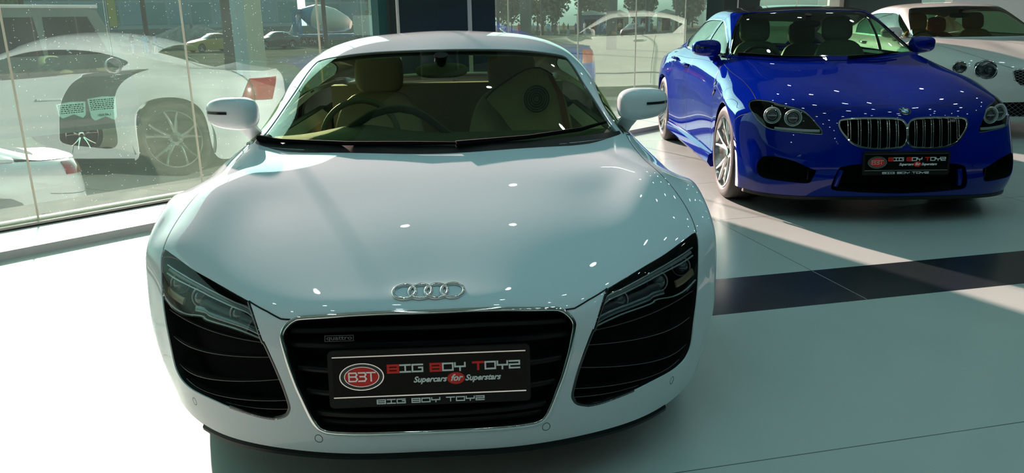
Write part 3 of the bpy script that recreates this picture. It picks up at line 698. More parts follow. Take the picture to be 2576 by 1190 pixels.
    s = MB(); s.loft([[a+(0,0,.004)-b_*.02, a+(0,0,.004)+b_*.0, a+b_*.005-(0,0,.006), a+b_*.003-(0,0,.016), a-b_*.03-(0,0,.018)] for a, b_ in zip(p, nn)]); s.build('front_splitter', BLK, car)
    # headlights and side intakes
    for mm in (False, True):
        sd = lambda a: a
        inn = dedupe(dense([tuple(p) for p in eo]+et[1:-1], .1))
        lampw = empty('headlight', (0,0,0), 0, parent=car)
        lo = sm(low, 3)
        lens = [p for p in eo[:17]]+lo[::-1][1:]+sm(eye[21:24])[1:]+et[1:-1]
        panel('lens', F, dense(lens, .1), LAMPGLASS, lampw, step=.1, off=-.003, lip=.004, mirror=mm)
        panel('lamp_housing', F, inn, MATBLK, lampw, step=.15, off=-.085, mirror=mm)
        x = MB(); pp = np.array(inn); p3 = on(F, pp); n3 = F.N(pp[:,0], pp[:,1])
        if mm: p3 = p3*[-1,1,1]; n3 = n3*[-1,1,1]
        x.loft([list(p3-n3*.004), list(p3-n3*.085)], cap=False); x.build('housing_wall', BLK, lampw)
        A = np.array(sm(eye[22:24]+eye[24:29]+eye[:1], 6))              # inner-top corner -> tip along the top
        Bm = np.array(dense(lo, .1, False))                               # inner-low -> outer-low
        def between(t, s0=0., s1=1., n=24):
            a = np.linspace(s0, s1, n); ia = a*(len(A)-1); ib = a*(len(Bm)-1)
            fa = np.stack([np.interp(ia, range(len(A)), A[:,k]) for k in (0,1)], 1); fb = np.stack([np.interp(ib, range(len(Bm)), Bm[:,k]) for k in (0,1)], 1)
            return fa*(1-t)+fb*t
        DRL = mat('lamp_strip_dim', (.26,.27,.26), .3, .3); SHROUD = mat('lamp_shroud', (.05,.055,.055), .3)
        BR = mat('lamp_bright_line', (.62,.66,.66), .2, .5)
        strip('light_strip', F, between(.28, .06, .90), .0045, BR, lampw, off=-.014, hgt=.003, mirror=mm)
        strip('light_guide', F, between(.36, .06, .90), .012, DRL, lampw, off=-.022, hgt=.006, mirror=mm)
        strip('light_strip', F, between(.45, .05, .92), .0045, BR, lampw, off=-.014, hgt=.003, mirror=mm)
        strip('lamp_reflector', F, between(.86, .04, .62), .016, mat('lamp_reflector', (.22,.27,.29), .15, .8), lampw, off=-.024, hgt=.006, mirror=mm)
        strip('light_strip', F, between(.97, .02, .97), .0040, BR, lampw, off=-.008, hgt=.003, mirror=mm)
        strip('lamp_corner', F, between(.80, .72, .97), .022, mat('corner_amber', (.30,.20,.12), .3, .2), lampw, off=-.02, hgt=.004, mirror=mm)
        strip('lamp_shroud', F, between(.74, .08, .60), .030, SHROUD, lampw, off=-.04, hgt=.010, mirror=mm)
        for s_, t_, r_ in ((.28, .62, .024), (.60, .62, .026), (.86, .58, .024)):
            uv = between(t_, s_, s_+.01, 2)[0]; c = F.P(*uv)[0]; n = F.N(*uv)[0]
            if mm: c = c*[-1,1,1]; n = n*[-1,1,1]
            c = c-n*.045; sup('projector', c, (r_, r_, r_*.95), LAMPGLASS if 0 else mat('projector_lens', (.10,.12,.13), .03, .4, 1), lampw, 1.0, nu=20, nv=12)
            x = MB(); M = Matrix.Translation(c) @ Vector((0,-1,.15)).to_track_quat('Z','Y').to_matrix().to_4x4()
            x.tube([M @ Vector((r_*1.25*math.cos(a), r_*1.25*math.sin(a), .002)) for a in np.linspace(0, 2*math.pi, 25)[:-1]], .003, 6, closed=True, up=tuple(M.col[2][:3])); x.build('lamp_ring', SATIN, lampw)
        ia = empty('side_intake', (0,0,0), 0, parent=car)
        inner = np.array(sm(eye[15:22][::-1], 6)); outer = np.array(eo[17:44])
        for k in range(5):
            t = .08+.19*k
            a = inner[int(t*(len(inner)-1))]; b_ = outer[int(min(1, t*.95)*(len(outer)-1))]
            tt = np.linspace(.02, .98, 22)[:,None]; line = a*(1-tt)+b_*tt; line[:,1] -= .10*np.sin(math.pi*tt[:,0])
            strip('intake_slat', F, line, .008, MATBLK, ia, off=-.030, hgt=.008, mirror=mm)
            strip('intake_slat_highlight', F, line, .0016, mat('slat_highlight', (.16,.15,.14), .35, .3), ia, off=-.016, hgt=.001, mirror=mm)  # thin paler strip that paints a highlight along each slat
        strip('intake_edge', F, dense([tuple(p) for p in eo[44:]], .08, False), .012, GLOSSBLK, ia, off=-.004, hgt=.004, mirror=mm)
    # front badge plate
    Pc = Vector((0, -.018, .423)); tl = math.radians(8)
    M = Matrix(((1,0,0,.002),(0,math.sin(tl),-math.cos(tl),-.020),(0,math.cos(tl),math.sin(tl),.4225),(0,0,0,1)))
    show_plate(car, M, .545, .158)
    # greenhouse
    ws = FEAT['r8_ws_r']; ws = [(0, ws[0][1])]+ws[1:-1]+[(0, ws[-1][1])]
    wr = sm(ws, 4); wl = wr+mir(wr)[1:-1]; wl = dense(wl, .1)
    rw = dense([(-2.6,6.9),(2.6,6.9),(2.75,8.2),(-2.75,8.2)], .1)
    panel('roof_shell', T, rect(T, step=.1), WHITE, car, holes=[wl, rw], step=.08, lip=.012)
    panel('windscreen', T, wl, CARGLASS, car, step=.1, off=-.004)
    ringo = MB(); strip('', T, wl, .030, BLK, off=-.0035, closed=True, mb=ringo); ringo.build('windscreen_seal', GLOSSBLK, car)
    panel('rear_window', T, rw, CARGLASS, car, step=.1, off=-.004)
    for mm in (False, True):
        dl = dense([tuple(p) for p in smooth_loop([(.12,.12),(2,.10),(4,.12),(5.6,.22),(6.35,.75),(6.4,1.3),(6.1,1.93),(5.0,1.95),(3,1.93),(1,1.93),(.16,1.9),(.08,1.0)], 4)], .1)
        grid_link('window_surround', W, WHITE, car, 60, 12, mirror=mm, flip=True) if 0 else panel('window_surround', W, rect(W, step=.1), WHITE, car, holes=[dl], step=.1, flip=True, mirror=mm)
        panel('side_window', W, dl, CARGLASS, car, step=.1, flip=True, off=-.004, mirror=mm)
        strip('window_trim', W, dl, .014, GLOSSBLK, car, off=.001, closed=True, mirror=mm, sgn=-1)
        # lower side, dark side blade, wheel-arch liners
        bl = smooth_loop([(.03,2.95),(.5,2.85),(1.2,2.62),(2,2.4),(3,2.28),(3.4,2.32),(3.55,2.8),(3.5,3.4),(3.1,3.75),(2,4.0),(1.2,4.25),(.5,4.6),(.03,4.9),(.02,4.0)], 4)
        panel('side_body', D, rect(D, step=.1), WHITE, car, holes=[bl], step=.1, lip=.03, mirror=mm)
        panel('side_blade', D, bl, GLOSSBLK, car, step=.1, off=-.006, lip=.01, mirror=mm)
        strip('door_gap', D, dense([(.1,.05),(1,.05),(2,.05),(3,.05),(3.9,.05)], .1, False), .004, BLK, car, mirror=mm)
        strip('door_gap', D, dense([(.1,3.1),(1,3.0),(2,2.75),(3,2.6),(3.8,2.5)], .1, False), .004, BLK, car, mirror=mm)
        sgn = -1 if mm else 1
        h = MB(); h.tube([(sgn*.945, y, .72) for y in np.linspace(2.40,2.62,8)], .010, 8); h.build('door_handle', WHITE, car)
        tl = dense([(.8,9.05),(2.0,8.75),(2.0,9.9),(.85,10.3)], .05)
        panel('tail_light', D, tl, REDL, car, step=.1, off=.008, lip=.012, mirror=mm)
        door_mirror(car, (sgn*.900, 1.50, .975), sgn, WHITE, r=(.116,.088,.072), arm=((-.10,.11,-.150),(-.055,.005,-.055)), aw=.040)
        sk = MB(); sk.loft([[(sgn*x, y, z) for x, z in ((.80,.13),(.95,.13),(.955,.17),(.90,.19))] for y in np.linspace(1.38, 3.2, 6)]); sk.build('side_skirt', BLK, car)
        for cy in (.935, 3.585):
            wheel(car, sgn*(.905 if cy < 2 else .945), cy, .345, sgn, w=.25)
            a = MB(); a.loft([[(sgn*x, cy+.385*math.cos(t), .345+.385*math.sin(t)) for t in np.linspace(-.35, math.pi+.35, 28)] for x in ((.90 if cy < 2 else .955), .60)], cap=False, closed=False); a.build('arch_liner', MATBLK, car)
    # cabin
    tub = MB(); tub.box((-.78,1.05,.14),(.78,3.1,.18)); tub.box((-.80,1.0,.14),(.80,1.06,.80)); tub.box((-.78,3.0,.14),(.78,3.06,.80)); tub.box((-.82,1.4,.14),(-.78,3.1,.84)); tub.box((.78,1.4,.14),(.82,3.1,.84)); tub.box((-.78,3.0,.8),(.78,3.75,.84))
    tub.build('cabin_tub', mat('cabin_trim', (.05,.055,.04), .7), car)
    bk = MB(); bk.box((-.70,2.86,.2),(.70,2.98,.98)); bk.build('rear_bulkhead', CREAM, car)
    hl = MB(); p = T.P(np.tile(np.linspace(-3.3,3.3,16), 7), np.repeat(np.linspace(3.1,6.8,7), 16))-[0,0,.03]
    hl.loft([list(p[i*16:(i+1)*16]) for i in range(7)], cap=False, closed=False); hl.build('headliner', mat('headlining', (.35,.33,.25), .9), car)
    dsh = MB(); xs = np.linspace(-.76,.76,25)
    def dprof(x):
        b = .028*math.exp(-((x+.37)/.20)**2)
        y0 = 1.10+.55*(abs(x)/.8)**2*.5
        return [(x, y0, .80), (x, y0+.02, .835), (x, 1.45+.1*abs(x), .855+b), (x, 1.66, .85+b*1.6), (x, 1.74, .80+b), (x, 1.74, .45)]
    dsh.loft([dprof(x) for x in xs], cap=False, closed=False); dd = dsh.build('dashboard', mat('dash_top', (.045,.05,.035), .75), car, ang=None)
    ar = MB(); ar.tube([(-.457,1.62,.80),(-.407,1.63,.889),(-.323,1.64,.941),(-.25,1.64,.961),(-.189,1.64,.967),(-.125,1.64,.955),(-.064,1.64,.922),(-.003,1.64,.87),(.068,1.63,.819),(.158,1.61,.775)], .013, 8, squash=1.4); ar.build('instrument_arch', DARKL, dd)
    cc = MB(); cc.box((-.09,1.7,.2),(.09,2.7,.52)); cc.build('centre_console', DARKL, car)
    steering(car, (-.41, 1.91, .80), .185, mat('wheel_leather', (.10,.10,.075), .5), 70)
    seat('seat', car, -.37, 2.42, .28, CREAM, .52, .60)
    seat('seat', car, .37, 2.42, .28, CREAM, .52, .60)
    for sx in (-1, 1):
        dc = MB(); dc.loft([[(sx*.77, y, z) for z in (.3,.6,.80,.84)]+[(sx*.72, y, z) for z in (.80,.6,.3)] for y in np.linspace(1.5,2.9,6)]); dc.build('door_card', CREAM, car)
    rm = empty('rear_view_mirror', (.0, 1.92, 1.115), 0, parent=car)
    sup('mirror_head', (0,0,0), (.125,.022,.036), mat('mirror_shell', (.12,.12,.08), .6), rm, .7); m2 = MB(); m2.tube([(0,.0,.02),(0,-.02,.05),(0,-.03,.075)], [.018,.026,.035], 10); m2.build('mirror_stalk', BLK, rm)
    # wipers lie along the base of the glass
    def gl(u, v, off=.012): return T.P(u, v)[0]+T.N(u, v)[0]*off
    wiper(car, [gl(u, v) for u, v in ((.25,.10),(1.2,.17),(2.0,.26),(2.7,.38))])
    wiper(car, [gl(u, v) for u, v in ((-2.9,.14),(-2.2,.13),(-1.2,.13),(-.3,.14),(.3,.12))])
    cw = MB(); cw.loft([[T.P(u,-0+0)[0]+np.array([0,-.02,-.008]), T.P(u, .14)[0]+np.array([0,0,.002])] for u in np.linspace(-3.2,3.2,40)], cap=False, closed=False); cw.build('cowl', BLK, car)
    # sheet left over the passenger seat, with a coiled ring on it
    sh = MB(); pts = [(.217,.939),(.25,.975),(.299,1.01),(.384,1.064),(.43,1.088),(.469,1.099),(.51,1.097),(.543,1.081),(.575,1.06),(.596,1.024),(.63,.96),(.649,.907),(.672,.82),(.682,.757),(.60,.66),(.379,.743),(.33,.80),(.295,.852),(.25,.90)]
    f_ = lambda x, z: 2.24+.03*math.cos((x-.2)*9)+.10*(z-.7)
    sh.loft([[(x, f_(x, z)+d, z) for x, z in pts] for d in (0, .012)]); cs = sh.build('seat_cover', OLIVE, car)
    sh = MB(); e_ = [p for p in pts[:6]]; sh.tube([(x, f_(x, z)-.004, z) for x, z in pts[:9]], .004, 6); sh.build('cover_piping', DARKL, cs)
    bd = MB(); bd.loft([[(x, f_(x,z)-.003, z) for x, z in ((.545,1.07),(.60,.95),(.628,.80),(.632,.70))], [(x, f_(x,z)-.003, z) for x, z in ((.575,1.05),(.632,.95),(.665,.80),(.672,.72))]], cap=False, closed=False); bd.build('cover_band', mat('rust_band', (.28,.10,.05), .8), cs)
    cr = MB()
    for k in range(5):
        r_ = .016+.0125*k; cr.tube([(.487+r_*math.cos(t), f_(.487, .939)-.006, .936+r_*1.05*math.sin(t)) for t in np.linspace(0, 2*math.pi, 29)[:-1]], .0036, 6, closed=True, up=(0,1,0))
    cr.build('coiled_ring', DARKL, cs)
    return car
r8 = build_r8()
# ================================================================ CAR WITH A LONG BONNET: used for the blue saloon and the cream coupe behind it
def build_bmw():
    car = empty('saloon_car', (2.8999, 2.8467, 0), -.0865, 'dark blue four-door car with a split chrome grille, parked behind the white sports car', 'car')
    F = Surf(BMW_FRONT, True); T = Surf(BMW_TOP, True); D = Surf(BMW_SIDE); W = Surf(BMW_DLO)
    sm = lambda a, per=4, c=False: [tuple(p) for p in smooth_loop(a, per, c)]
    kid = sm(FEAT['bmw_kidney'], 4, True); lamp = sm(FEAT['bmw_lamp'], 4, True); itk = sm(FEAT['bmw_intake'], 4, True)
    lw = FEAT['bmw_lower']; lw = [(0, lw[0][1])]+lw[1:-1]+[(0, lw[-1][1])]; lw = sm(lw, 4); low = lw+mir(lw)[1:-1]
    gap = FEAT['bmw_gap']; gf = FEAT['bmw_gapf']
    # bonnet outline: front edge above the kidneys, lamp inner top corner, along the lamp, up the wing to the screen pillar
    li = [i for i in range(len(lamp))]; L = np.array(lamp)
    i_in = int(np.argmin((L[:,0]-2.62)**2+(L[:,1]-3.95)**2)); i_out = int(np.argmin((L[:,0]-4.26)**2+(L[:,1]-5.14)**2))
    top = lamp[i_out:i_in+1][::-1]          # inner -> outer
    fr = sm([(0, 5.12), (1.03, 5.03), (1.83, 4.75), (2.3, 4.35), lamp[i_in]], 5)
    wing = sm([lamp[i_out]]+[(4.22,6.0),(4.28,7.2),(4.38,8.2),(4.45,9.0)], 8)
    rh = fr+top[1:]+wing[1:]
    panel('bonnet', F, dense(rh+mir(rh), .12), BLUE, car, step=.1, lip=.01)
    rest = lamp[i_in:]+lamp[:i_out+1]       # inner, round the bottom, to outer
    rb = [(8,0),(8,9)]+wing[::-1]+rest[::-1][1:]+fr[::-1][1:]
    kl = lambda m: mir(kid) if m else kid
    panel('front_body', F, dense(rb+mir(rb), .12), BLUE, car, holes=[kid, mir(kid), itk, mir(itk), low], step=.1, lip=.004)
    ln = fr[:-1]; strip('bonnet_gap', F, dense([(-a, b) for a, b in ln[::-1]]+ln, .1, False), .004, BLK, car)
    for mm in (False, True): strip('bonnet_gap', F, dense(wing, .1, False), .004, BLK, car, mirror=mm)
    for mm in (False, True): strip('bumper_gap', F, np.c_[np.linspace(4.9,8,20), np.linspace(3.95,4.0,20)], .003, BLK, car, mirror=mm)
    for mm in (False, True):
        m_ = (lambda a: a); sgn = -1 if mm else 1
        g = empty('kidney_grille', (0,0,0), 0, parent=car)
        strip('grille_frame', F, kid, .015, CHROME, g, closed=True, hgt=.010, off=-.002, mirror=mm)
        panel('grille_backing', F, kid, MATBLK, g, step=.2, off=-.05, mirror=mm)
        K = np.array(kid); s = MB(); p = on(F, K); n = F.N(K[:,0], K[:,1]); q = np.array([-1,1,1]) if mm else 1
        s.loft([list((p-n*.002)*q), list((p-n*.05)*q)], cap=False); s.build('grille_surround', BLK, g)
        for u0 in np.linspace(.30, 1.66, 6):
            c = K[:, 0]-u0; vs = []
            for i in range(len(K)):
                a, b = K[i], K[(i+1) % len(K)]
                if (a[0]-u0)*(b[0]-u0) <= 0 and a[0] != b[0]: vs.append(a[1]+(b[1]-a[1])*(u0-a[0])/(b[0]-a[0]))
            v0, v1 = min(vs)+.06, max(vs)-.10
            for d in (-.034, .034): strip('grille_bar', F, np.c_[np.full(12, u0+d), np.linspace(v0, v1, 12)], .0050, CHROME, g, mirror=mm, hgt=.0025, off=-.008)
            b_ = strip('grille_fin', F, np.c_[np.full(12, u0), np.linspace(v0, v1, 12)], .016, MATBLK, g, off=-.020, hgt=.006, mirror=mm)
        # lamps
        h = empty('headlight', (0,0,0), 0, parent=car)
        panel('lens', F, lamp, LAMPGLASS, h, step=.15, off=-.002, lip=.004, mirror=mm)
        panel('lamp_housing', F, lamp, MATBLK, h, step=.2, off=-.07, mirror=mm)
        strip('lamp_edge', F, lamp, .012, mat('lamp_edge', (.35,.38,.38), .2, .6), h, closed=True, off=-.008, hgt=.004, mirror=mm)
        LL = np.array(lamp); p = on(F, LL); n = F.N(LL[:,0], LL[:,1]); s = MB(); s.loft([list((p-n*.004)*q), list((p-n*.07)*q)], cap=False); s.build('housing_wall', GLOSSBLK, h)
        for k, (u, v) in enumerate(FEAT['bmw_lampc'][:2]):
            c = F.P(u, v)[0]*q; n = F.N(u, v)[0]*q; fw = Vector((.15*sgn if mm is None else .25*sgn, -1, .05)).normalized()
            M = Matrix.Translation(Vector(c)-Vector(n)*.030) @ fw.to_track_quat('Z','Y').to_matrix().to_4x4()
            for r_, w_ in ((.053,.0050),(.043,.002)):
                x = MB(); x.tube([M @ Vector((r_*math.cos(a), r_*math.sin(a), 0)) for a in np.linspace(0, 2*math.pi, 33)[:-1]], w_, 8, closed=True, up=tuple(fw)); x.build('lamp_ring', mat('ring_light', (.70,.74,.72), .25, .2), h)
            x = MB(); x.loft([[M @ Vector((r_*math.cos(a), r_*math.sin(a), z)) for a in np.linspace(0, 2*math.pi, 25)[:-1]] for r_, z in ((.040,-.002),(.030,-.020),(.026,-.020))], cap=False); x.build('reflector_bowl', SATIN, h)
            sup('projector', tuple((M @ Vector((0,0,-.024)))), (.025,.025,.025), mat('projector_lens', (.10,.12,.13), .03, .4, 1), h, 1.0, nu=18, nv=10)
            x = MB(); x.box((-.028,-.004,-.004),(.028,.004,.002)); x.v = [tuple(M @ Vector(a)) for a in x.v]; x.build('lamp_bar', mat('lamp_strip', (.55,.58,.58), .25, .3), h)
        led = np.array(sm(FEAT['bmw_led'], 6)); strip('led_strip', F, led, .018, mat('led_grey', (.28,.32,.32), .2, .3), h, off=-.004, hgt=.003, mirror=mm)
        strip('lamp_brow', F, dense(top[2:-6], .1, False), .012, mat('lamp_strip', (.55,.58,.58), .25, .3), h, off=-.016, hgt=.003, mirror=mm)
        # corner air intakes
        it = empty('air_intake', (0,0,0), 0, parent=car)
        panel('intake_backing', F, itk, MATBLK, it, step=.2, off=-.09, mirror=mm)
        I = np.array(itk); p = on(F, I); n = F.N(I[:,0], I[:,1]); s = MB(); s.loft([list((p-n*.003)*q), list((p-n*.09)*q)], cap=False); s.build('intake_wall', MATBLK, it)
        flp = sm(FEAT['bmw_flap'], 3, True); panel('intake_flap', F, flp, BLUE, it, step=.1, off=.006, lip=.02, mirror=mm)
        s = MB()
        for u in (2.75,): strip('', F, np.c_[np.full(8,u), np.linspace(.85,1.35,8)], .010, BLK, mirror=mm, mb=s, hgt=.01, off=-.03)
        s.build('intake_vane', BLK, it)
    panel('lower_grille', F, low, MATBLK, car, step=.2, off=-.10)
    I = np.array(low); p = on(F, I); n = F.N(I[:,0], I[:,1]); s = MB(); s.loft([list(p-n*.003), list(p-n*.10)], cap=False); s.build('lower_grille_wall', MATBLK, car)
    for mm in (False, True): strip('intake_pillar', F, [(1.93,.55),(1.90,.95),(1.84,1.35)], .030, BLUE, car, off=-.03, hgt=.012, mirror=mm)
    # roundel
    u, v = 0, FEAT['bmw_badge'][0][1]; Pc = F.P(0, v)[0]; Nc = F.N(0, v)[0]; ty = np.cross(Nc, (1,0,0)); ty /= np.linalg.norm(ty)
    M = Matrix([((1,0,0)[i], ty[i], Nc[i], Pc[i]) for i in range(3)]+[(0,0,0,1)])
    b = MB(); r = .037
    disc(b, r, r, -.002, .0045, M, 0, rin=(r*.93, r*.93)); em = b.build('round_badge', CHROME, car)
    b = MB(); disc(b, r*.93, r*.93, -.002, .0035, M, 0, rin=(r*.64, r*.64)); b.build('badge_ring', GLOSSBLK, em)
    b = MB(); disc(b, r*.64, r*.64, -.002, .0046, M, 0, rin=(r*.59, r*.59)); b.build('badge_rim', CHROME, em)
    for k, colr in ((0, WHITEP), (1, mat('badge_blue', (.03,.25,.62), .3, 0, 1)), (2, WHITEP), (3, mat('badge_blue', (0,0,0)))):
        b = MB(); pts = [(0,0)]+[(r*.59*math.cos(a), r*.59*math.sin(a)) for a in np.linspace(k*math.pi/2, (k+1)*math.pi/2, 9)]
        b.loft([[M @ Vector((x, y, z)) for x, y in pts] for z in (-.002, .004)]); b.build('badge_quarter', colr, em)
    b = MB()
    for i, ch in enumerate('BMW'):
        vv, ff = font_mesh(ch, .0135, 0, .0002); a = math.radians(90+(1-i)*48)
        R = Matrix.Translation((r*.785*math.cos(a), r*.785*math.sin(a), .0036)) @ Matrix.Rotation(a-math.pi/2, 4, 'Z'); b.add([M @ R @ Vector(p) for p in vv], ff)
    b.build('badge_lettering', WHITEP, em, smooth=False)
    P1 = F.P(1.45, 3.80)[0]; N1 = F.N(1.45, 3.80)[0]; b = MB(); vv, ff = font_mesh('M6', .028, .25, .0006)
    M1 = Matrix([((1,0,0)[i], (0,0,1)[i], (0,-1,0)[i], (P1+N1*.001)[i]) for i in range(3)]+[(0,0,0,1)]) @ Matrix.Rotation(math.radians(14), 4, 'Y')
    b.add([M1 @ Vector((p[0]*1.3, p[1], p[2])) for p in vv], ff); b.build('model_badge', SATIN, car, smooth=False)
    # plate
    tl = math.radians(4); M = Matrix(((1,0,0,0),(0,math.sin(tl),-math.cos(tl),-.026),(0,math.cos(tl),math.sin(tl),.418),(0,0,0,1)))
    show_plate(car, M, .545, .150)
    # greenhouse
    wf = FEAT['bmw_ws']; wsr = [(0, 3.02), (1.2, 3.01), (2.1, 3.0), (2.55, 2.9), (2.75, 2.55)]+[(a, b) for a, b in wf if .2 < b < 2.4 and a > 3.2]+[(3.3,.10),(2.4,.15),(1.2,.2),(0,.22)]
    wr = sm(wsr, 4); wl = dense(wr+mir(wr)[1:-1], .1)
    rw = dense([(-2.6,6.7),(2.6,6.7),(2.8,8.6),(-2.8,8.6)], .1)
    roofR = [(0,3.06),(1.2,3.05),(2.1,3.05),(2.75,3.05),(3.05,3.6),(3.05,6.5),(0,6.5)]; roofp = dense(roofR+mir(roofR)[1:-1], .1)
    bg = rect(T, step=.1)
    panel('roof_shell', T, bg, BLUE, car, holes=[wl, rw, roofp], step=.1, lip=.01)
    panel('carbon_roof', T, roofp, mat('carbon_roof', (.010,.011,.011), .25, 0, 1), car, step=.1, off=.0005)
    panel('windscreen', T, wl, CARGLASS2, car, step=.12, off=-.004); b = MB(); strip('', T, wl, .04, BLK, off=-.003, closed=True, mb=b); b.build('windscreen_seal', GLOSSBLK, car)
    panel('rear_window', T, rw, CARGLASS2, car, step=.15, off=-.004)
    for mm in (False, True):
        sgn = -1 if mm else 1
        w1 = dense([(.35,.16),(3.3,.16),(3.15,1.93),(.12,1.93),(.12,1.2)], .1); w2 = dense([(3.5,.16),(6.3,.16),(6.9,.5),(6.6,1.3),(6.2,1.9),(3.35,1.93)], .1)
        panel('window_surround', W, rect(W, step=.1), BLUE, car, holes=[w1, w2], step=.12, flip=True, mirror=mm)
        for w_ in (w1, w2):
            panel('side_window', W, w_, CARGLASS2, car, step=.15, flip=True, off=-.004, mirror=mm)
            strip('window_trim', W, w_, .012, GLOSSBLK, car, off=.001, closed=True, mirror=mm, sgn=-1)
        panel('side_body', D, rect(D, step=.1), BLUE, car, step=.12, lip=.03, mirror=mm)
        for vv_ in ([(.1,.10),(1,.02),(2,.02),(3,.05),(3.9,.1)], [(.1,2.02),(1,2.0),(2,2.02),(3,2.05),(3.9,2.05)], [(.1,4.8),(1,4.55),(1.8,4.3),(2.6,4.1),(3.2,3.95),(3.9,3.85)], [(1.8,.1),(1.75,1),(1.72,2),(1.65,3),(1.6,4.2)][:0]):
            if vv_: strip('door_gap', D, dense(vv_, .1, False), .005, BLK, car, mirror=mm)
        for (u, v) in FEAT['bmw_handles'][:2]:
            c = D.P(u, v if v < 4 else 3.9)[0]*(np.array([-1,1,1]) if mm else 1); b = MB()
            b.tube([(c[0]+sgn*.002, c[1]-.10, c[2]), (c[0]+sgn*.028, c[1]-.07, c[2]+.004), (c[0]+sgn*.032, c[1]+.04, c[2]+.006), (c[0]+sgn*.006, c[1]+.09, c[2]+.004)], .012, 8, squash=1.2); b.build('door_handle', BLUE, car)
        b = MB(); strip('', F, [(5.6,8.55),(5.65,8.8),(5.7,8.98)], .035, CHROME, mirror=mm, mb=b, hgt=.006); b.build('side_vent', CHROME, car)
        b = MB(); strip('', F, [(6.0,8.40),(6.05,8.7),(6.1,8.92)], .020, BLK, mirror=mm, mb=b, hgt=.008); b.build('vent_slot', BLK, car)
        tl_ = dense([(.5,9.2),(1.9,9.0),(1.7,10.4),(.7,10.6)], .05); panel('tail_light', D, tl_, REDL, car, step=.1, off=.008, lip=.012, mirror=mm)
        sk = MB(); sk.loft([[(sgn*x, y, z) for x, z in ((.80,.16),(.935,.15),(.965,.19),(.955,.25),(.92,.27))] for y in np.linspace(1.36, 3.48, 8)]); sk.build('side_skirt', BLUE, car)
        door_mirror(car, (sgn*.905, 1.87, 1.075), sgn, BLUE, r=(.115,.085,.072), arm=((-.11,.05,-.105),(-.04,.0,-.05)), aw=.05)
        for cy in (.90, 3.864):
            wheel(car, sgn*.945, cy, .350, sgn, w=.26)
            a = MB(); a.loft([[(sgn*x, cy+.385*math.cos(t), .34+.385*math.sin(t)) for t in np.linspace(-.4, math.pi+.4, 28)] for x in (.93, .60)], cap=False, closed=False); a.build('arch_liner', MATBLK, car)
    sp = MB(); u = np.linspace(-6, 6, 70); p = F.P(u, u*0); sp.loft([[a+np.array([0,.02,.004]), a+np.array([0,-.004,0]), a+np.array([0,0,-.022]), a+np.array([0,.04,-.026])] for a in p]); sp.build('front_splitter', BLK, car)
    cabin(car, T, .76, 1.25, 4.2, .93, mat('black_leather', (.16,.17,.12), .45), -.37, 2.30, .42)
    def gl(u, v, off=.012): return T.P(u, v)[0]+T.N(u, v)[0]*off
    wiper(car, [gl(u, v) for u, v in ((.4,.06),(1.3,.12),(2.2,.18))]); wiper(car, [gl(u, v) for u, v in ((-2.9,.12),(-1.6,.11),(-.3,.10))])
    # underside
    ub = MB(); ub.box((-.80,.35,.20),(.80,4.6,.24)); ub.build('underbody', MATBLK, car)
    return car
def cabin(car, T, hw, y0, y1, zb, leather, sx, sy, sz, rear=True, dash=None):
    tub = MB(); tub.box((-hw,y0,.22),(hw,y1,.26)); tub.box((-hw-.02,y0,.22),(hw+.02,y0+.05,zb-.06)); tub.box((-hw,y1-.3,.22),(hw,y1-.24,zb))
    for s in (-1, 1): tub.box((s*hw-.02,y0+.3,.22),(s*hw+.02,y1,zb))
    tub.box((-hw,y1-.6,zb-.02),(hw,y1+.2,zb)); tub.build('cabin_tub', mat('cabin_trim', (.05,.055,.04), .7), car)
    d = MB(); dp = lambda x: (lambda b, q: [(x, q, zb-.04), (x, q+.05, zb), (x, y0+.45+.08*abs(x), zb+.02+b), (x, y0+.62, zb-.01+b*1.5), (x, y0+.66, zb-.1), (x, y0+.64, zb-.45)])(.035*math.exp(-((x-sx)/.2)**2), y0+.12+.3*x*x)
    d.loft([dp(x) for x in np.linspace(-hw+.02, hw-.02, 25)], cap=False, closed=False); d.build('dashboard', dash or mat('dash_top', (0,0,0)), car, ang=None)
    steering(car, (sx, y0+.86, zb-.03), .185, DARKL, 68)
    for x in (-abs(sx), abs(sx)): seat('seat', car, x, sy, sz, leather, .50, .60)
    if rear:
        for x in (-.36, .36): seat('rear_seat', car, x, sy+.95, sz+.02, leather, .52, .52)
    yy, v0, v1 = T.P(np.zeros(2), np.array([3.15, 6.6])), 3.15, 6.6
    hl = MB(); p = T.P(np.tile(np.linspace(-3.2,3.2,14), 6), np.repeat(np.linspace(v0, v1, 6), 14))-[0,0,.035]
    hl.loft([list(p[i*14:(i+1)*14]) for i in range(6)], cap=False, closed=False); hl.build('headliner', mat('headlining_dark', (.10,.10,.08), .9), car)
    c = T.P(0, 2.7)[0]; rm = empty('rear_view_mirror', (0, c[1]+.02, c[2]-.085), 0, parent=car)
    sup('mirror_head', (0,0,0), (.12,.02,.034), BLK, rm, .7); m2 = MB(); m2.tube([(0,.0,.02),(0,-.02,.05),(0,-.03,.08)], [.016,.024,.032], 10); m2.build('mirror_stalk', BLK, rm)
bmw = build_bmw()

